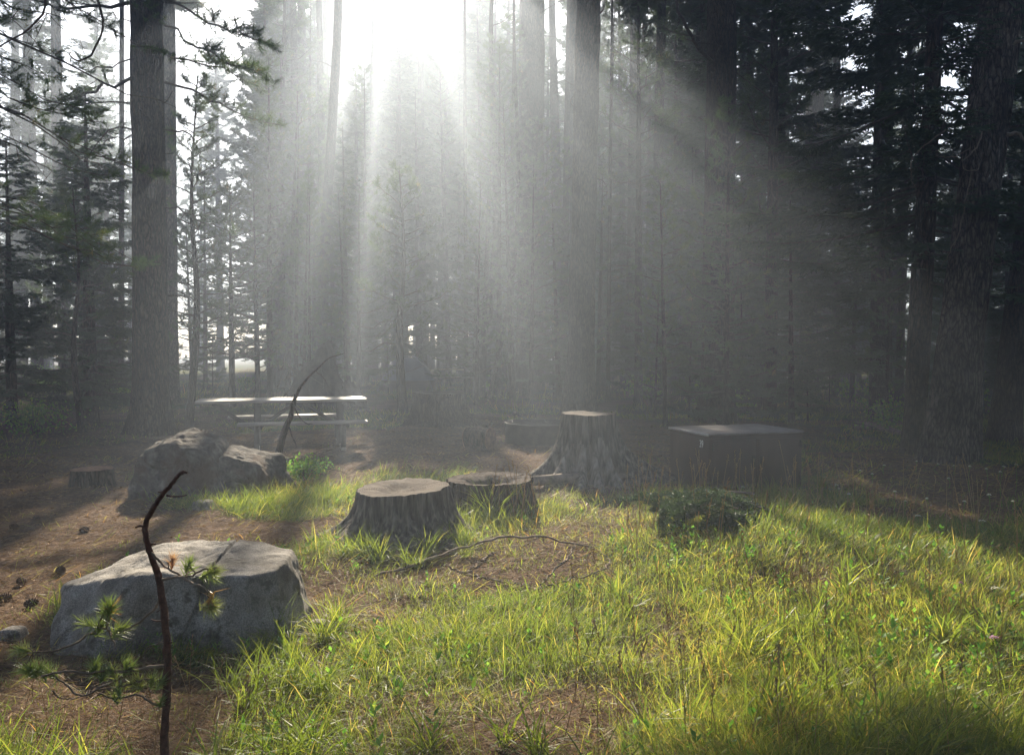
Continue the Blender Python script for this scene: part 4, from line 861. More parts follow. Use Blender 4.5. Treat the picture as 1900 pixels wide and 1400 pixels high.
for q in range(11):
    a = (515 + rng.uniform(0, 20), 862 + rng.uniform(-18, 14), 10.5)
    px_tube(mb, [a, (a[0] + 35, a[1] + rng.uniform(-15, 12), 10.2), (a[0] + rng.uniform(60, 115), a[1] + rng.uniform(-30, 35), 9.9)], [.010, .003], 4, n=9, wob=.02, rng=rng)
mb.v = [V - b for V in mb.v]; mb.build('branch', M['twig'], sn)
def shrub(label, px, Y, w_, h_, n, seed, ls=.035, mat='leaf', group=None):
    b = onground(px, Y); r = np.random.default_rng(seed); s_ = thing('shrub', label, 'shrub', b, group=group); mb = MB(); mt = MB(); P = []; D = []
    for q in range(max(8, n // 30)):
        e = np.array([r.normal() * w_ * .4, r.normal() * w_ * .4, h_ * r.uniform(.4, 1.05)]); m_ = e * np.array([.4, .4, .6]); pth = smooth_path([np.zeros(3), m_, e], 7); tube(mb, pth, [.008, .003], 4, cap=False)
        for k in range(30):
            f = r.uniform(.3, 1) ** .6 * 6; i0 = min(5, int(f)); p = pth[i0] + (pth[i0+1] - pth[i0]) * (f - i0) + r.normal(size=3) * w_ * .13; P.append(p); D.append(nrm(r.normal(size=3) + [0, 0, .3]))
    P = np.array(P); D = np.array(D); P[:, 2] = np.abs(P[:, 2]); s2 = nrm(np.cross(D, r.normal(size=(len(P), 3)))); L = ls * r.uniform(.5, 1.4, (len(P), 1))
    nn = np.cross(D, s2) * L * .15
    V = np.stack([P, P + D * L * .5 + s2 * L * .35 + nn, P + D * L, P + D * L * .5 - s2 * L * .35 + nn], 1); k = np.arange(len(P))[:, None] * 4
    mt.add(V, tri=np.concatenate([k + [0, 1, 2], k + [0, 2, 3]]), rnd=np.repeat(np.clip(r.normal(.5, .25, len(P)), 0, 1), 4))
    mb.build('stems', M['twig'], s_); mt.build('foliage', M[mat], s_); return s_
shrub('bright leafy low shrub at the foot of the dead snag, right of the split boulder', 562, 9.9, .42, .30, 1300, 3, .035)
shrub('sunlit leafy bush behind the short rotten log at the right', 1645, 15.2, .5, .55, 1300, 4, .045)
shrub('low leafy bush left of the thick left trunk', 60, 15, .8, .5, 1500, 5, .05)
def USZ(px, Y): return ('in front, ' if Y < 22 else 'farther back, ') + zone((px - HX) / F * Y, Y)[0]
r9 = np.random.default_rng(12)
for q in range(26):
    px = r9.uniform(-60, 2000); Y = r9.uniform(17.5, 30)
    if 690 < px < 870 and Y < 31: continue
    if abs(px - 600) < 90: continue
    shrub('leafy undergrowth shrub ' + USZ(px, Y), px, Y, r9.uniform(.4, .9), r9.uniform(.4, 1.0), 900, 100 + q, .07, group='undergrowth shrubs behind the clearing')

# ------------------------------------------------------------------ fallen green fir bough in front of the locker
b = onground(1340, 6.85); fb = thing('fallen_bough', 'heap of fallen dark fir boughs lying in front of the steel locker', 'fallen bough', b); rng = np.random.default_rng(21)
mb = MB(); mt = MB()
for q in range(27):
    a0 = rng.uniform(0, 2 * PI); c0 = np.array([rng.uniform(-.45, .35), rng.uniform(-.3, .3), rng.uniform(.04, .22)]); d = np.array([math.cos(a0), math.sin(a0) * .7, rng.uniform(.0, .35)]); L = rng.uniform(.25, .55)
    pth = smooth_path([c0, c0 + d * L * .5, c0 + d * L + [0, 0, -.10]], 8); tube(mb, pth, [.006, .002], 4, cap=False)
    u = np.linspace(.05, 1, 22); p = np.stack([np.interp(u, np.linspace(0, 1, 8), pth[:, k]) for k in range(3)], 1); dn = nrm(d)
    for s in (-1, 1):
        dd = nrm(dn[None] * .8 + s * nrm(np.cross(dn, [0, 0, 1.0]))[None] * .8 + rng.normal(size=(22, 3)) * .15)
        L2 = .13 * (1.1 - u)[:, None] + .03; ends = p + dd * L2
        for v in (.3, .6, .9): needles(mt, p + dd * L2 * v, dd, 10, .036, .0075, .8, rng, mi=0)
for pts, rr in (([(1250, 948, 7.3), (1275, 940, 7.2), (1310, 935, 7.2), (1350, 935, 7.1), (1400, 948, 7.0), (1440, 963, 6.9), (1478, 966, 6.8)], [.012, .02, .022, .008]),
                ([(1238, 965, 7.2), (1262, 975, 7.1), (1290, 985, 7.0)], [.006, .02]), ([(1300, 920, 7.4), (1345, 912, 7.3), (1400, 915, 7.2)], [.008, .012])):
    Pq = smooth_path([at(*p) for p in pts], 16) - b; tube(mb, Pq, rr, 7, rough=.2)
mb.build('branch', M['deadwood'], fb); mt.build('foliage', M['firneedle'], fb)
# arched dead branches in the grass
def ground_path(pts, lift, n=24, wob=0.0, rng=rng):
    """points (px, py, height above ground); each stands where the sight line meets that height"""
    out = []
    for px, py, hh in pts:
        dip = (py - HY) / F; Y = (HZ - hh) / dip; p = at(px, py, Y); out.append(p)
    P = smooth_path(out, n)
    if wob: P[1:-1] += rng.normal(size=(n - 2, 3)) * wob
    return P
for label, lst in (
  ('long arched dead branch lying in the grass right of the grooved stump', [([(690, 1072, .03), (760, 1050, .05), (840, 1022, .09), (905, 1003, .14), (960, 995, .17), (1010, 996, .16), (1060, 1008, .12), (1105, 1018, .06), (1112, 1028, .02)], [.014, .016, .015, .012, .008]),
    ([(900, 1005, .14), (870, 1020, .1), (848, 1035, .04)], [.006, .003]), ([(1000, 996, .16), (975, 1010, .1), (950, 1017, .04)], [.007, .003]), ([(760, 1050, .05), (740, 1035, .1), (735, 1020, .13)], [.005, .002])]),
  ('forked pale dead stick standing in the grass under the arched branch', [([(988, 1098, .02), (1008, 1080, .06), (1030, 1055, .12), (1050, 1038, .16), (1066, 1015, .2)], [.012, .011, .007]), ([(1040, 1048, .14), (1060, 1030, .17), (1064, 1008, .22)], [.008, .004])]),
  ('thin pale dead stick curving toward the sunlit grass', [([(1005, 1090, .03), (1050, 1078, .05), (1095, 1066, .07), (1120, 1055, .09), (1131, 1042, .1), (1125, 1030, .12), (1108, 1020, .13)], [.010, .009, .004]), ([(1095, 1066, .07), (1112, 1072, .05), (1122, 1068, .05)], [.004, .002])]),
  ('straight pale dead stick lying between the grooved stump and the pale fork', [([(868, 1066, .05), (910, 1074, .05), (950, 1082, .04), (985, 1086, .02)], [.012, .010, .006]), ([(868, 1066, .05), (845, 1058, .08), (832, 1050, .1)], [.010, .006])]),
  ('thick short dead stick leaning on the arched branch', [([(868, 1062, .03), (890, 1045, .08), (908, 1030, .14), (918, 1024, .17)], [.018, .015, .010])]),
  ('thin dead branch lying in the shade in front of the fallen fir boughs', [([(1120, 985, .03), (1170, 1000, .05), (1220, 1014, .06), (1260, 1028, .03)], [.010, .009, .005]), ([(1170, 1000, .05), (1185, 1015, .03)], [.005, .003])]),
  ('thin pale dead branch on the litter above the arched branch', [([(1088, 978, .03), (1110, 968, .05), (1135, 958, .06)], [.008, .004])])):
    mb = MB(); rng = np.random.default_rng(len(label))
    for pts, rr in lst: tube(mb, ground_path(pts, 0, n=34, wob=.007, rng=rng), [v * .62 for v in rr], 7, rough=.25)
    tag(mb.build('dead_branch', M['deadwood']), label, 'dead branch')

# ------------------------------------------------------------------ pine sapling in the foreground
SY = 2.62; b = onground(306, SY); sp = thing('pine_sapling', 'small crooked pine sapling with a bare reddish stem, nearest to the camera', 'sapling', b)
rng = np.random.default_rng(8)
def Z(x, y, dy=0.0): return at(x * .393, 850 + y * .393, SY + dy) - b
mb = MB()
stem = smooth_path([np.array([0, 0, -.05])] + [Z(*p) for p in ((775, 1500), (775, 1400), (782, 1200), (790, 1000), (780, 780), (757, 600), (730, 500), (702, 420), (685, 330), (720, 240), (768, 172), (820, 112), (850, 72), (886, 68))], 90)
stem[2:-2] += rng.normal(size=(86, 3)) * .0008
tube(mb, stem, [.0138, .0132, .0128, .0122, .0116, .0108, .0098, .0088, .0076, .0068, .0054, .0038], 14, rough=.22, seed=2)
for pts, r0 in (([(775, 168), (758, 160), (745, 158)], .003), ([(785, 175), (820, 180), (860, 178), (882, 172)], .0028), ([(690, 322), (660, 318), (640, 326)], .0045), ([(705, 412), (722, 402), (736, 405)], .003),
                ([(770, 765), (740, 768), (715, 760)], .003), ([(785, 762), (800, 762)], .003), ([(740, 725), (755, 715)], .0025), ([(795, 870), (812, 868)], .004), ([(795, 975), (820, 972)], .003), ([(860, 70), (868, 60), (884, 70)], .004)):
    tube(mb, smooth_path([Z(*p) for p in pts], 7), [r0, r0 * .7], 6)
for q in range(70):   # scale stubs on the bark
    i0 = rng.integers(8, 84); a = rng.uniform(0, 2 * PI); r0 = .0115 - .007 * i0 / 90; o_ = np.array([math.cos(a), math.sin(a), .3]); tube(mb, [stem[i0] + o_ * r0 * .8, stem[i0] + o_ * (r0 + .0035)], [.002, .0012], 4)
mb.build('stem', M['redtwig'], sp)
def sap_branch(pts, r0, tufts, ln=.052, name='branch'):
    mb = MB(); P = smooth_path([Z(*p) for p in pts], 26); P[1:-1] += rng.normal(size=(24, 3)) * .0012; tube(mb, P, [r0, r0 * .8, r0 * .6], 6, rough=.25, seed=3)
    br = mb.build(name, M['deadwood'], sp)
    if tufts:
        mt = MB()
        for x, y, dy, ddx, ddy, k, rv in tufts:
            p = Z(x, y, dy); d = nrm(np.array([ddx, rng.uniform(-.3, .3), ddy])); needles(mt, [p], [d], int(k * 1.3), ln * 1.15, .0034, .6, rng, mi=0, rnd=[rv], cut=.6)
            nearest = P[np.argmin(np.linalg.norm(P - p, axis=1))]; tb_ = MB(); tube(mb, [nearest, (nearest + p) / 2 + rng.normal(size=3) * .004, p], [.0022, .0018], 5)
        # the twigs to the tufts belong to the branch
        br.data = mb.mesh('branch', M['deadwood']); mt.build('needles', M['sapneedle'], br)
sap_branch([(712, 440, 0), (740, 470, -.02), (770, 505, -.03), (830, 540, -.04), (885, 560, -.03), (960, 525, -.05), (1035, 515, -.07)], .0045,
  [(815, 478, -.03, .1, .9, 46, .99), (895, 490, -.02, .3, .9, 60, .5), (905, 520, .02, .5, .5, 40, .35), (985, 545, -.05, .8, .4, 50, .6), (1020, 535, -.07, .8, .3, 60, .65), (1005, 565, -.03, .6, -.4, 40, .5)], .044)
sap_branch([(765, 570, 0), (800, 565, -.03), (855, 560, -.06), (900, 585, -.08), (968, 610, -.10), (985, 650, -.10), (1000, 695, -.11)], .0045,
  [(1005, 700, -.11, .9, -.1, 60, .7), (1000, 690, -.11, .9, .4, 40, .75), (985, 680, -.11, -.3, -.6, 30, .88), (1000, 715, -.1, .6, -.7, 34, .6)], .046)
sap_branch([(760, 655, 0), (740, 695, .02), (715, 722, .03), (650, 778, .05), (590, 810, .06), (532, 828, .06), (510, 808, .05), (440, 790, .04), (390, 772, .03)], .0045,
  [(510, 690, .05, .0, 1, 80, .4), (525, 700, .03, .3, .9, 60, .55), (500, 720, .06, -.3, .8, 50, .5), (390, 770, .03, -.9, .3, 50, .6), (440, 785, .04, -.4, .6, 40, .5), (480, 790, .05, .3, .6, 46, .5), (560, 800, .05, .3, .7, 40, .6), (590, 795, .06, .7, .4, 46, .6), (530, 700, .05, .2, .3, 20, .92)], .052)
sap_branch([(455, 815, .05), (410, 835, .04), (360, 868, .02), (270, 905, .0), (160, 915, -.02)], .0042,
  [(100, 900, -.02, -.7, .4, 46, .75), (90, 905, -.02, -.8, -.1, 40, .6), (140, 985, -.03, -.3, .6, 54, .45), (190, 990, -.03, .4, .4, 50, .5), (110, 995, -.02, -.8, .2, 50, .55)], .05)
sap_branch([(520, 820, .05), (526, 850, .05), (540, 870, .04), (538, 898, .04)], .0035, None)
sap_branch([(772, 980, 0), (700, 985, -.03), (640, 1000, -.05), (560, 1003, -.07), (500, 998, -.08), (400, 1012, -.10), (300, 1005, -.12), (195, 1025, -.14)], .0055,
  [(450, 970, -.08, .0, 1, 56, .45), (440, 1000, -.08, -.6, .4, 50, .6), (500, 1010, -.08, .3, .6, 54, .5), (600, 975, -.06, .3, .9, 60, .5), (620, 985, -.06, .8, .5, 40, .4), (530, 1000, -.08, -.2, .5, 40, .7)], .048)
sap_branch([(640, 1000, -.05), (590, 1020, -.05), (540, 1052, -.04), (470, 1082, -.03), (420, 1113, -.03), (362, 1112, -.03), (320, 1075, -.03), (265, 1030, -.03)], .0048, [(230, 1010, -.03, -.6, .5, 50, .5), (130, 1000, -.02, -.8, .4, 40, .6), (200, 1000, -.02, -.4, .7, 46, .45)])
sap_branch([(778, 1045, 0), (700, 1040, -.04), (620, 1062, -.07), (560, 1078, -.08), (470, 1090, -.09)], .0042,
  [(655, 1040, -.05, -.2, .6, 60, .7), (720, 1040, -.04, .2, .7, 50, .6), (760, 1050, -.02, .3, .5, 46, .5), (560, 1085, -.08, -.2, .6, 50, .4), (620, 1055, -.07, -.5, .7, 44, .75)], .045)
sap_branch([(775, 1168, 0), (720, 1155, -.03), (690, 1135, -.05), (650, 1115, -.06), (590, 1127, -.07), (530, 1130, -.08), (465, 1108, -.09)], .0042, [(762, 1140, -.02, .2, .9, 40, .5), (540, 1120, -.08, -.2, .8, 26, .6)], .04)
sap_branch([(532, 1128, -.08), (545, 1148, -.08), (562, 1150, -.08)], .003, None)
sap_branch([(250, 1095, -.03), (275, 1125, -.03), (330, 1135, -.03), (400, 1118, -.03)], .0026, None)
sap_branch([(800, 868, 0), (760, 868, .02), (700, 895, .04), (655, 955, .06)], .0022, None)

# ------------------------------------------------------------------ stuff: grass, seed stalks, litter
rng = np.random.default_rng(99)
def blades(mb, x, y, L, W, lean_dir, lean, curl, rnd, segs=3):
    n = len(x); z = ground(x, y) + .0; t = np.linspace(0, 1, segs + 1)[None, :]
    az = lean_dir; d = np.stack([np.cos(az), np.sin(az), 0 * az], -1)
    ang = (lean[:, None] + curl[:, None] * t)            # angle from the vertical grows along the blade
    st = L[:, None] / segs; dx = np.cumsum(np.concatenate([np.zeros((n, 1)), np.sin(ang[:, 1:]) * st], 1), 1); dz = np.cumsum(np.concatenate([np.zeros((n, 1)), np.cos(ang[:, 1:]) * st], 1), 1)
    P = np.stack([x, y, z], -1)[:, None] + d[:, None] * dx[..., None] + np.array([0, 0, 1.0]) * dz[..., None]
    tw = rng.uniform(0, PI, n); s = np.stack([np.cos(tw), np.sin(tw), 0 * tw], -1)
    wd = W[:, None] * np.array([.7, 1.0, .75, 0][:segs + 1] if segs == 3 else np.array([.8, 1, 0]))[None] / 2
    A = P[:, :-1] - s[:, None] * wd[:, :-1, None]; B = P[:, :-1] + s[:, None] * wd[:, :-1, None]
    V = np.concatenate([np.stack([A, B], 2).reshape(n, -1, 3), P[:, -1:]], 1); m = 2 * segs + 1; k = np.arange(n)[:, None] * m
    q = [k + [2*i, 2*i + 1, 2*i + 3, 2*i + 2] for i in range(segs - 1)]
    mb.add(V, quad=np.concatenate(q), tri=k + [2*segs - 2, 2*segs - 1, 2*segs], rnd=np.repeat(rnd, m))
def grass_batch(mb, n, y0, y1, segs, per=10, hl=1.0):
    nt_ = n // per; Yc = y0 * (y1 / y0) ** rng.random(nt_); Xc = rng.uniform(-.74, .74, nt_) * (Yc + .6)
    d = grass_density(Xc, Yc); keep = rng.random(nt_) < d ** 1.1; Xc = Xc[keep]; Yc = Yc[keep]; dd = d[keep]; nt_ = len(Xc)
    P = np.stack([Xc, Yc, 0 * Xc], -1); hue = fbm(P * .8, 61, 3); tall = np.clip(1 + .45 * fbm(P * .7, 71, 2), .45, 1.7)
    ca = fbm(P * .6, 81, 2) * 3.0
    sc = np.clip(Yc / 5, .7, 4.5)
    x = np.repeat(Xc, per) + rng.normal(size=nt_ * per) * np.repeat(.016 + .006 * Yc, per); y = np.repeat(Yc, per) + rng.normal(size=nt_ * per) * np.repeat(.016 + .006 * Yc, per)
    N = nt_ * per; big = np.repeat(rng.random(nt_) < .07, per)
    L = np.repeat(tall * np.clip(.4 + .6 * dd, 0, 1), per) * rng.uniform(.05, .175, N) * hl * np.where(big, 1.5, 1); W = .0025 * rng.uniform(.6, 1.5, N) * np.repeat(sc ** .75, per) * np.where(big, 1.9, 1)
    az = np.repeat(ca, per) + rng.normal(size=N) * 1.3; lean = np.abs(rng.normal(size=N)) * .45; curl = rng.uniform(.1, 1.9, N)
    rnd = np.clip(np.repeat(.36 + .16 * hue, per) + rng.normal(size=N) * .15 + (rng.random(N) < .12) * rng.uniform(.3, .6, N) + .0 , 0, 1)
    ok = y > 1.6; blades(mb, x[ok], y[ok], L[ok], W[ok], az[ok], lean[ok], curl[ok], rnd[ok], segs)
gm = MB(); grass_batch(gm, 430000, 2.1, 9, 3)
n_ = 90000; Yt = 2.1 * (12 / 2.1) ** rng.random(n_); Xt = rng.uniform(-.74, .74, n_) * (Yt + .5); dt = grass_density(Xt, Yt); kt = rng.random(n_) < np.clip(.1 + dt, 0, .9); Xt = Xt[kt]; Yt = Yt[kt]; n_ = len(Xt)
blades(gm, Xt, Yt, rng.uniform(.06, .22, n_), .0028 * rng.uniform(.5, 1.3, n_) * np.clip(Yt / 5, .7, 3), fbm(np.stack([Xt, Yt, 0 * Xt], -1) * .9, 82, 2) * 3 + rng.normal(size=n_) * .9, rng.uniform(.9, 1.5, n_), rng.uniform(-.1, .5, n_), np.clip(rng.normal(.72, .2, n_), 0, 1), 3); grass_batch(gm, 120000, 9, 20, 2, hl=1.35); grass_batch(gm, 60000, 20, 60, 2, hl=2.6)
tag(gm.build('grass', M['grass'], smooth=False), 'long tangled green and straw coloured grass', 'grass', kind='stuff')
# grass tufts hugging rocks and stumps
gt = MB()
def tufts(lst, n=70, Lr=(.12, .32), W=.004):
    for px, Y, k in lst:
        x0 = (px - HX) / F * Y
        for _ in range(k):
            xx = x0 + rng.normal() * .16; yy = Y + rng.normal() * .10; m = n
            x = xx + rng.normal(size=m) * .022; y = yy + rng.normal(size=m) * .022
            blades(gt, x, y, rng.uniform(*Lr, m), np.full(m, W) * rng.uniform(.6, 1.4, m), rng.uniform(0, 6.28, m), np.abs(rng.normal(size=m)) * .35, rng.uniform(.3, 2.0, m), np.clip(rng.normal(.35, .15, m), 0, 1), 3)
tufts([(600, 4.5, 4), (560, 4.35, 3), (500, 3.75, 5), (470, 3.6, 3), (540, 4.0, 2), (630, 6.2, 3), (700, 6.1, 4), (860, 6.6, 6), (880, 7.2, 4), (820, 6.1, 4), (640, 8.6, 4), (560, 8.2, 8), (500, 8.1, 6), (430, 8.1, 5), (380, 7.9, 4), (940, 7.4, 5), (1010, 8.0, 3),
       (1260, 8.3, 2), (1350, 8.2, 2), (1440, 8.9, 4), (1500, 9.6, 4), (740, 6.0, 3)])
tufts([(930, 7.4, 3), (960, 7.5, 2)], 40, (.25, .55), .006)
tufts([(200, 2.75, 2), (110, 2.75, 2), (50, 2.8, 2), (250, 2.9, 1), (380, 2.85, 2), (520, 3.0, 3), (1040, 3.0, 3), (1450, 3.6, 4), (1700, 3.2, 5), (1850, 3.1, 4), (1500, 4.5, 4), (900, 3.2, 2), (1250, 3.4, 2), (1600, 5.2, 4), (1350, 4.2, 3), (1750, 4.3, 4), (1180, 5.0, 3)], 34, (.14, .36), .0065)
tag(gt.build('grass_tufts', M['grass'], smooth=False), 'taller grass tufts around the rocks and stumps', 'grass', kind='stuff')
# seed stalks
sm = MB()
def stalk(px, Y, h, r_=rng):
    x = (px - HX) / F * Y + r_.normal() * .03; z = gz(x, Y); a = r_.uniform(0, 6.28); ln = h * r_.uniform(.05, .35); e = np.array([x + math.cos(a) * ln, Y + math.sin(a) * ln * .5, z + h]); m_ = np.array([x, Y, z]) * .5 + e * .5 + np.array([0, 0, h * .08])
    P = smooth_path([[x, Y, z], m_, e], 7); w0 = .0012 + .00022 * Y; tube(sm, P, [w0, w0 * .6], 3, rnd=.55 + .4 * r_.random(), cap=False)
    dd = nrm(P[-1] - P[-2]); k = r_.integers(5, 12)
    for q in range(k):
        p = P[-1] - dd * h * .22 * q / k; s2 = nrm(r_.normal(size=3) * .5 + dd); tube(sm, [p, p + s2 * .010 * r_.uniform(.8, 1.5), p + s2 * .018 * r_.uniform(.8, 1.5)], [.001, .0022 + .0002 * Y, .0006], 3, rnd=.7 + .3 * r_.random(), cap=False)
for _ in range(110): px = rng.uniform(1150, 1900); Y = rng.uniform(5.0, 9.0); stalk(px, Y, rng.uniform(.3, .62))
for _ in range(95): stalk(rng.uniform(1050, 1900), rng.uniform(3.0, 5.0), rng.uniform(.25, .5))
for _ in range(16): stalk(rng.uniform(900, 1010), rng.uniform(7.0, 7.8), rng.uniform(.3, .6))
for _ in range(11): stalk(rng.uniform(1240, 1560), rng.uniform(8.2, 9.2), rng.uniform(.3, .6))
for _ in range(18): stalk(rng.uniform(0, 560), rng.uniform(2.7, 3.4), rng.uniform(.15, .4))
tag(sm.build('seed_stalks', M['straw'], smooth=False), 'dry grass seed stalks standing above the grass', 'grass', kind='stuff')
# weeds with feathery leaves low in the grass
wm = MB(); n = 2000; Yc = 2.4 * (8.5 / 2.4) ** rng.random(n); Xc = rng.uniform(-.7, .7, n) * (Yc + .4); kp = rng.random(n) < grass_density(Xc, Yc) * np.clip(.5 + fbm(np.stack([Xc, Yc, 0*Xc], -1), 91, 2), 0, 1); Xc = Xc[kp]; Yc = Yc[kp]; n = len(Xc)
for s in range(9):
    az = rng.uniform(0, 6.28, n); dd = nrm(np.stack([np.cos(az), np.sin(az), rng.uniform(.3, 1.6, n)], -1)); L = rng.uniform(.02, .055, (n, 1)); P = np.stack([Xc, Yc, ground(Xc, Yc) + rng.uniform(.0, .10, n)], -1); s2 = nrm(np.cross(dd, [0, 0, 1.0])) * L * .22
    V = np.stack([P, P + dd * L * .5 + s2, P + dd * L, P + dd * L * .5 - s2], 1); wm.add(V, quad=np.arange(n * 4).reshape(-1, 4), rnd=np.repeat(np.clip(rng.normal(.55, .25, n), 0, 1), 4))
tag(wm.build('weeds', M['leaf'], smooth=False), 'small leafy weeds growing low in the grass', 'weeds', kind='stuff')
# needle and straw litter
lm = MB()
def litter(n, y0, y1, L0, W0, hmax=.012):
    Y_ = y0 * (y1 / y0) ** rng.random(n); X_ = rng.uniform(-.74, .74, n) * (Y_ + .5); g = grass_density(X_, Y_); cl = fbm(np.stack([X_, Y_, 0 * X_], -1) * 2.2, 15, 3); kp = rng.random(n) < np.clip(1.15 - g + .5 * cl, .3, 1); X_ = X_[kp]; Y_ = Y_[kp]; m = len(X_)
    a = rng.uniform(0, PI, m); d = np.stack([np.cos(a), np.sin(a), rng.normal(size=m) * .12], -1); s = np.stack([-np.sin(a), np.cos(a), rng.normal(size=m) * .5], -1); L = L0 * rng.uniform(.3, 1.5, (m, 1)) * np.clip(Y_ / 5, .8, 2.5)[:, None] ** .5; W = W0 * np.clip(Y_ / 5, .6, 3)[:, None]
    P = np.stack([X_, Y_, ground(X_, Y_) + .006 + rng.random(m) * hmax], -1); V = np.stack([P - d * L / 2, P - s * W * .5 + d * 0, P + d * L / 2 + [0, 0, .003], P + s * W * .5], 1)
    lm.add(V, quad=np.arange(m * 4).reshape(-1, 4), rnd=np.repeat(np.clip(rng.normal(.34, .22, m), 0, 1), 4))
litter(170000, 2.4, 18, .045, .0028); litter(26000, 2.4, 9, .08, .0026, .04); litter(16000, 2.6, 12, .03, .010)
tag(lm.build('needle_litter', M['straw'], smooth=False), 'brown pine needle and straw litter on bare soil', 'litter', kind='stuff')

# ------------------------------------------------------------------ pine cones and twigs on the left litter
cm = MB(); th = np.arange(8) / 8 * 2 * PI
for r_ in range(9):
    z = r_ / 8; rr = .022 * math.sin(PI * (.12 + .8 * z)) ** .7; P = []
    for j in range(8):
        a = th[j] + (r_ % 2) * PI / 8; o_ = np.array([math.cos(a), math.sin(a), 0]); c0 = o_ * rr * .5 + [0, 0, z * .06]; box(cm, c0 + o_ * rr * .35, (.012, .012, .004), np.array([[math.cos(a), -math.sin(a), 0], [math.sin(a), math.cos(a), .3], [0, -.3, 1]]))
tube(cm, [[0, 0, 0], [0, 0, .03], [0, 0, .062]], [.008, .013, .004], 8)
cone_me = cm.mesh('pine_cone', M['cone'], False)
cones = [(42, 1085, 'leftmost pine cone on the litter, left of the flat boulder'), (70, 965, 'pine cone in the sunlit litter left of the cut stump'), (18, 1110, 'pine cone at the very left edge of the litter'), (110, 1060, 'pine cone near the left corner of the flat boulder'),
         (20, 980, 'pine cone in the sunlit litter near the left edge'), (68, 1120, 'pine cone just left of the flat boulder, below the others'), (165, 985, 'pine cone below the small cut stump')]
for px, py, lb in cones:
    p = gp(px, py); o = bpy.data.objects.new('pine_cone', cone_me); C.objects.link(o); o.location = (p[0], p[1], p[2] + .018); o.rotation_euler = (PI / 2, .1, rng.uniform(0, 6)); o.scale = (1.15,) * 3; tag(o, lb, 'pine cone', 'pine cones on the litter')

# ------------------------------------------------------------------ white umbel flowers and the pink ones
def flower(px, py, Y, h, label, group, mat='petal', rr=.028, kind='wildflower'):
    p = at(px, py, Y); g0 = gz(p[0], Y); h = max(.12, p[2] - g0); b = np.array([p[0], Y, g0]); f = thing(kind, label, 'flower', b, group=group)
    mb = MB(); tube(mb, smooth_path([[0, 0, 0], [rng.normal() * .02, 0, h * .5], [0, 0, h]], 6), [.0022, .0016], 4)
    for q in range(6): a = q * 1.05; tube(mb, [[0, 0, h - .02], [math.cos(a) * rr * .7, math.sin(a) * rr * .7, h]], .0008, 3)
    mb.build('stem', M['leaf'], f)
    mb = MB(); n = 34; a = rng.uniform(0, 6.28, n); r_ = rr * np.sqrt(rng.random(n)); P = np.stack([r_ * np.cos(a), r_ * np.sin(a), h + .012 * (1 - (r_ / rr) ** 2) + rng.normal(size=n) * .001], -1); d = nrm(rng.normal(size=(n, 3)) * [1, 1, .2]); s = nrm(np.cross(d, rng.normal(size=(n, 3)) * .2 + [0, 0, 1])); k = .0055
    V = np.stack([P - d * k, P - s * k, P + d * k, P + s * k], 1); mb.add(V, quad=np.arange(n * 4).reshape(-1, 4), rnd=np.repeat(rng.random(n), 4)); mb.build('flower_head', M[mat], f)
for px, py, Y, lb in ((1702, 985, 6.6, 'largest white umbel flower, above the sunlit grass at the right'), (1822, 992, 6.6, 'white umbel flower right of the largest one, at the edge of the shade'), (1595, 873, 9.4, 'white umbel flower right of the locker, highest of its cluster'),
                      (1530, 885, 9.2, 'white umbel flower close to the right side of the locker'), (1378, 904, 8.5, 'white umbel flower in front of the locker'), (1846, 1118, 4.8, 'small white flower at the right edge of the sunlit grass')):
    flower(px, py, Y, .4, lb, 'white umbel flowers')
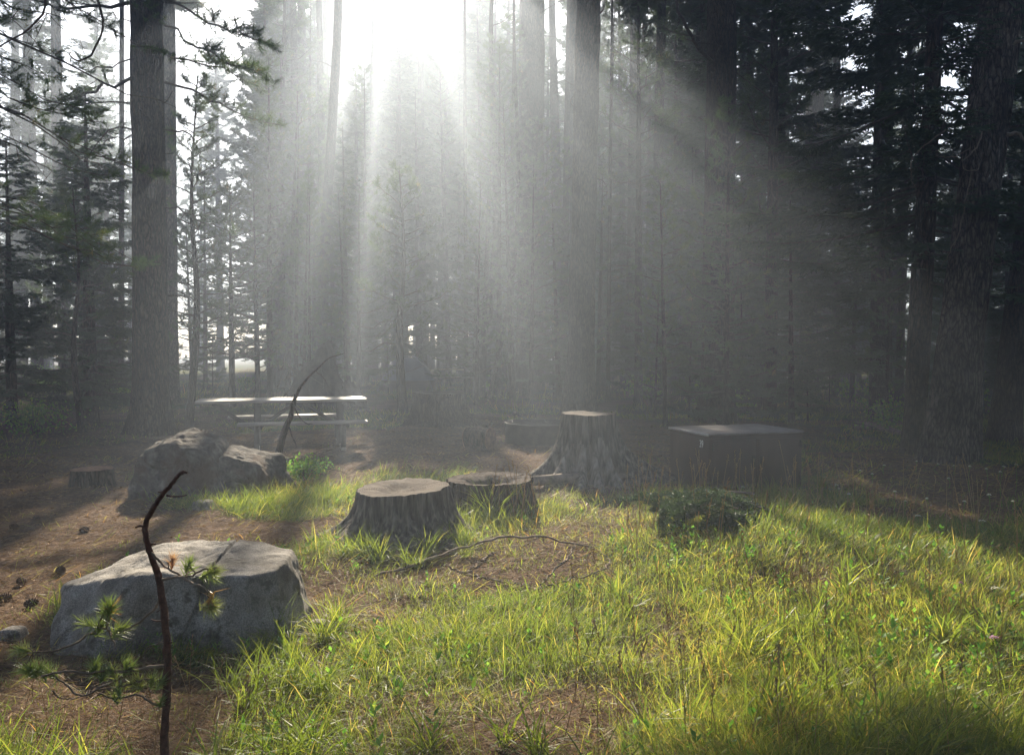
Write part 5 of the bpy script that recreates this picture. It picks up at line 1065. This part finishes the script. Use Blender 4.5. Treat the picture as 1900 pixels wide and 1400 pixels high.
for px, py in ((1618, 886), (1640, 900), (1660, 912), (1552, 900), (1575, 918), (1700, 868), (1740, 872), (1770, 866), (1800, 865), (1830, 870), (1862, 866), (1885, 862), (1835, 918), (1855, 905), (1790, 930), (1720, 925), (1760, 900), (1680, 940), (1880, 930)):
    Y = rng.uniform(8.2, 10.5) if py < 910 else rng.uniform(7, 8.6); flower(px, py, Y, .4, 'tiny white umbel flower in the shaded grass at the right', 'tiny white flowers in the shaded grass', rr=.018)
for px, py in ((905, 742), (918, 735), (938, 738), (960, 727), (845, 722), (897, 716), (1010, 742)):
    flower(px, py, 19.0 + rng.random() * 3, .4, 'tiny white flower in the meadow behind the wide brown stump', 'white flower specks in the far meadow', rr=.03)
flower(1845, 1183, 4.0, .3, 'pink clover-like flower in the grass at the right edge', None, 'pink', .022)
flower(1783, 1082, 4.8, .3, 'pale pink flower spike in the sunlit grass at the right', None, 'pink', .012)

# ------------------------------------------------------------------ the smoky air
mb = MB(); box(mb, (0, 58.5, 13.7), (196, 159, 29.4)); hz = mb.build('haze', [], smooth=False); tag(hz, 'thin smoky haze filling the forest', 'haze', kind='stuff')
m, n, out = newmat('haze'); v = node(n, 'ShaderNodeVolumePrincipled'); v.inputs['Color'].default_value = (.72, .82, .98, 1); v.inputs['Density'].default_value = HAZE_DENSITY; v.inputs['Anisotropy'].default_value = .55
n.links.new(v.outputs[0], out.inputs['Volume']); hz.data.materials.append(m)

# ------------------------------------------------------------------ look-alikes get their order from the left
same = {}
for o in scene.objects:
    if o.parent is None and o.get('group') and o.get('label') and 'seen' not in o['label'] and 'edge of the' not in o['label'] and 'photographer' not in o['label']: same.setdefault(o['label'], []).append(o)
ORD = ['leftmost', 'second from the left', 'third from the left', 'fourth from the left', 'fifth from the left', 'sixth from the left', 'seventh from the left', 'eighth from the left', 'ninth from the left'] + [w_ + ' from the left' for w_ in 'tenth eleventh twelfth thirteenth fourteenth fifteenth sixteenth seventeenth eighteenth nineteenth twentieth'.split()]
for lb, os_ in same.items():
    if 2 <= len(os_) <= 20 and len(lb.split()) <= 12:
        for k, o in enumerate(sorted(os_, key=lambda q: q.location.x / q.location.y)): o['label'] = lb + ', ' + (ORD[k] if k < len(os_) - 1 else 'rightmost')
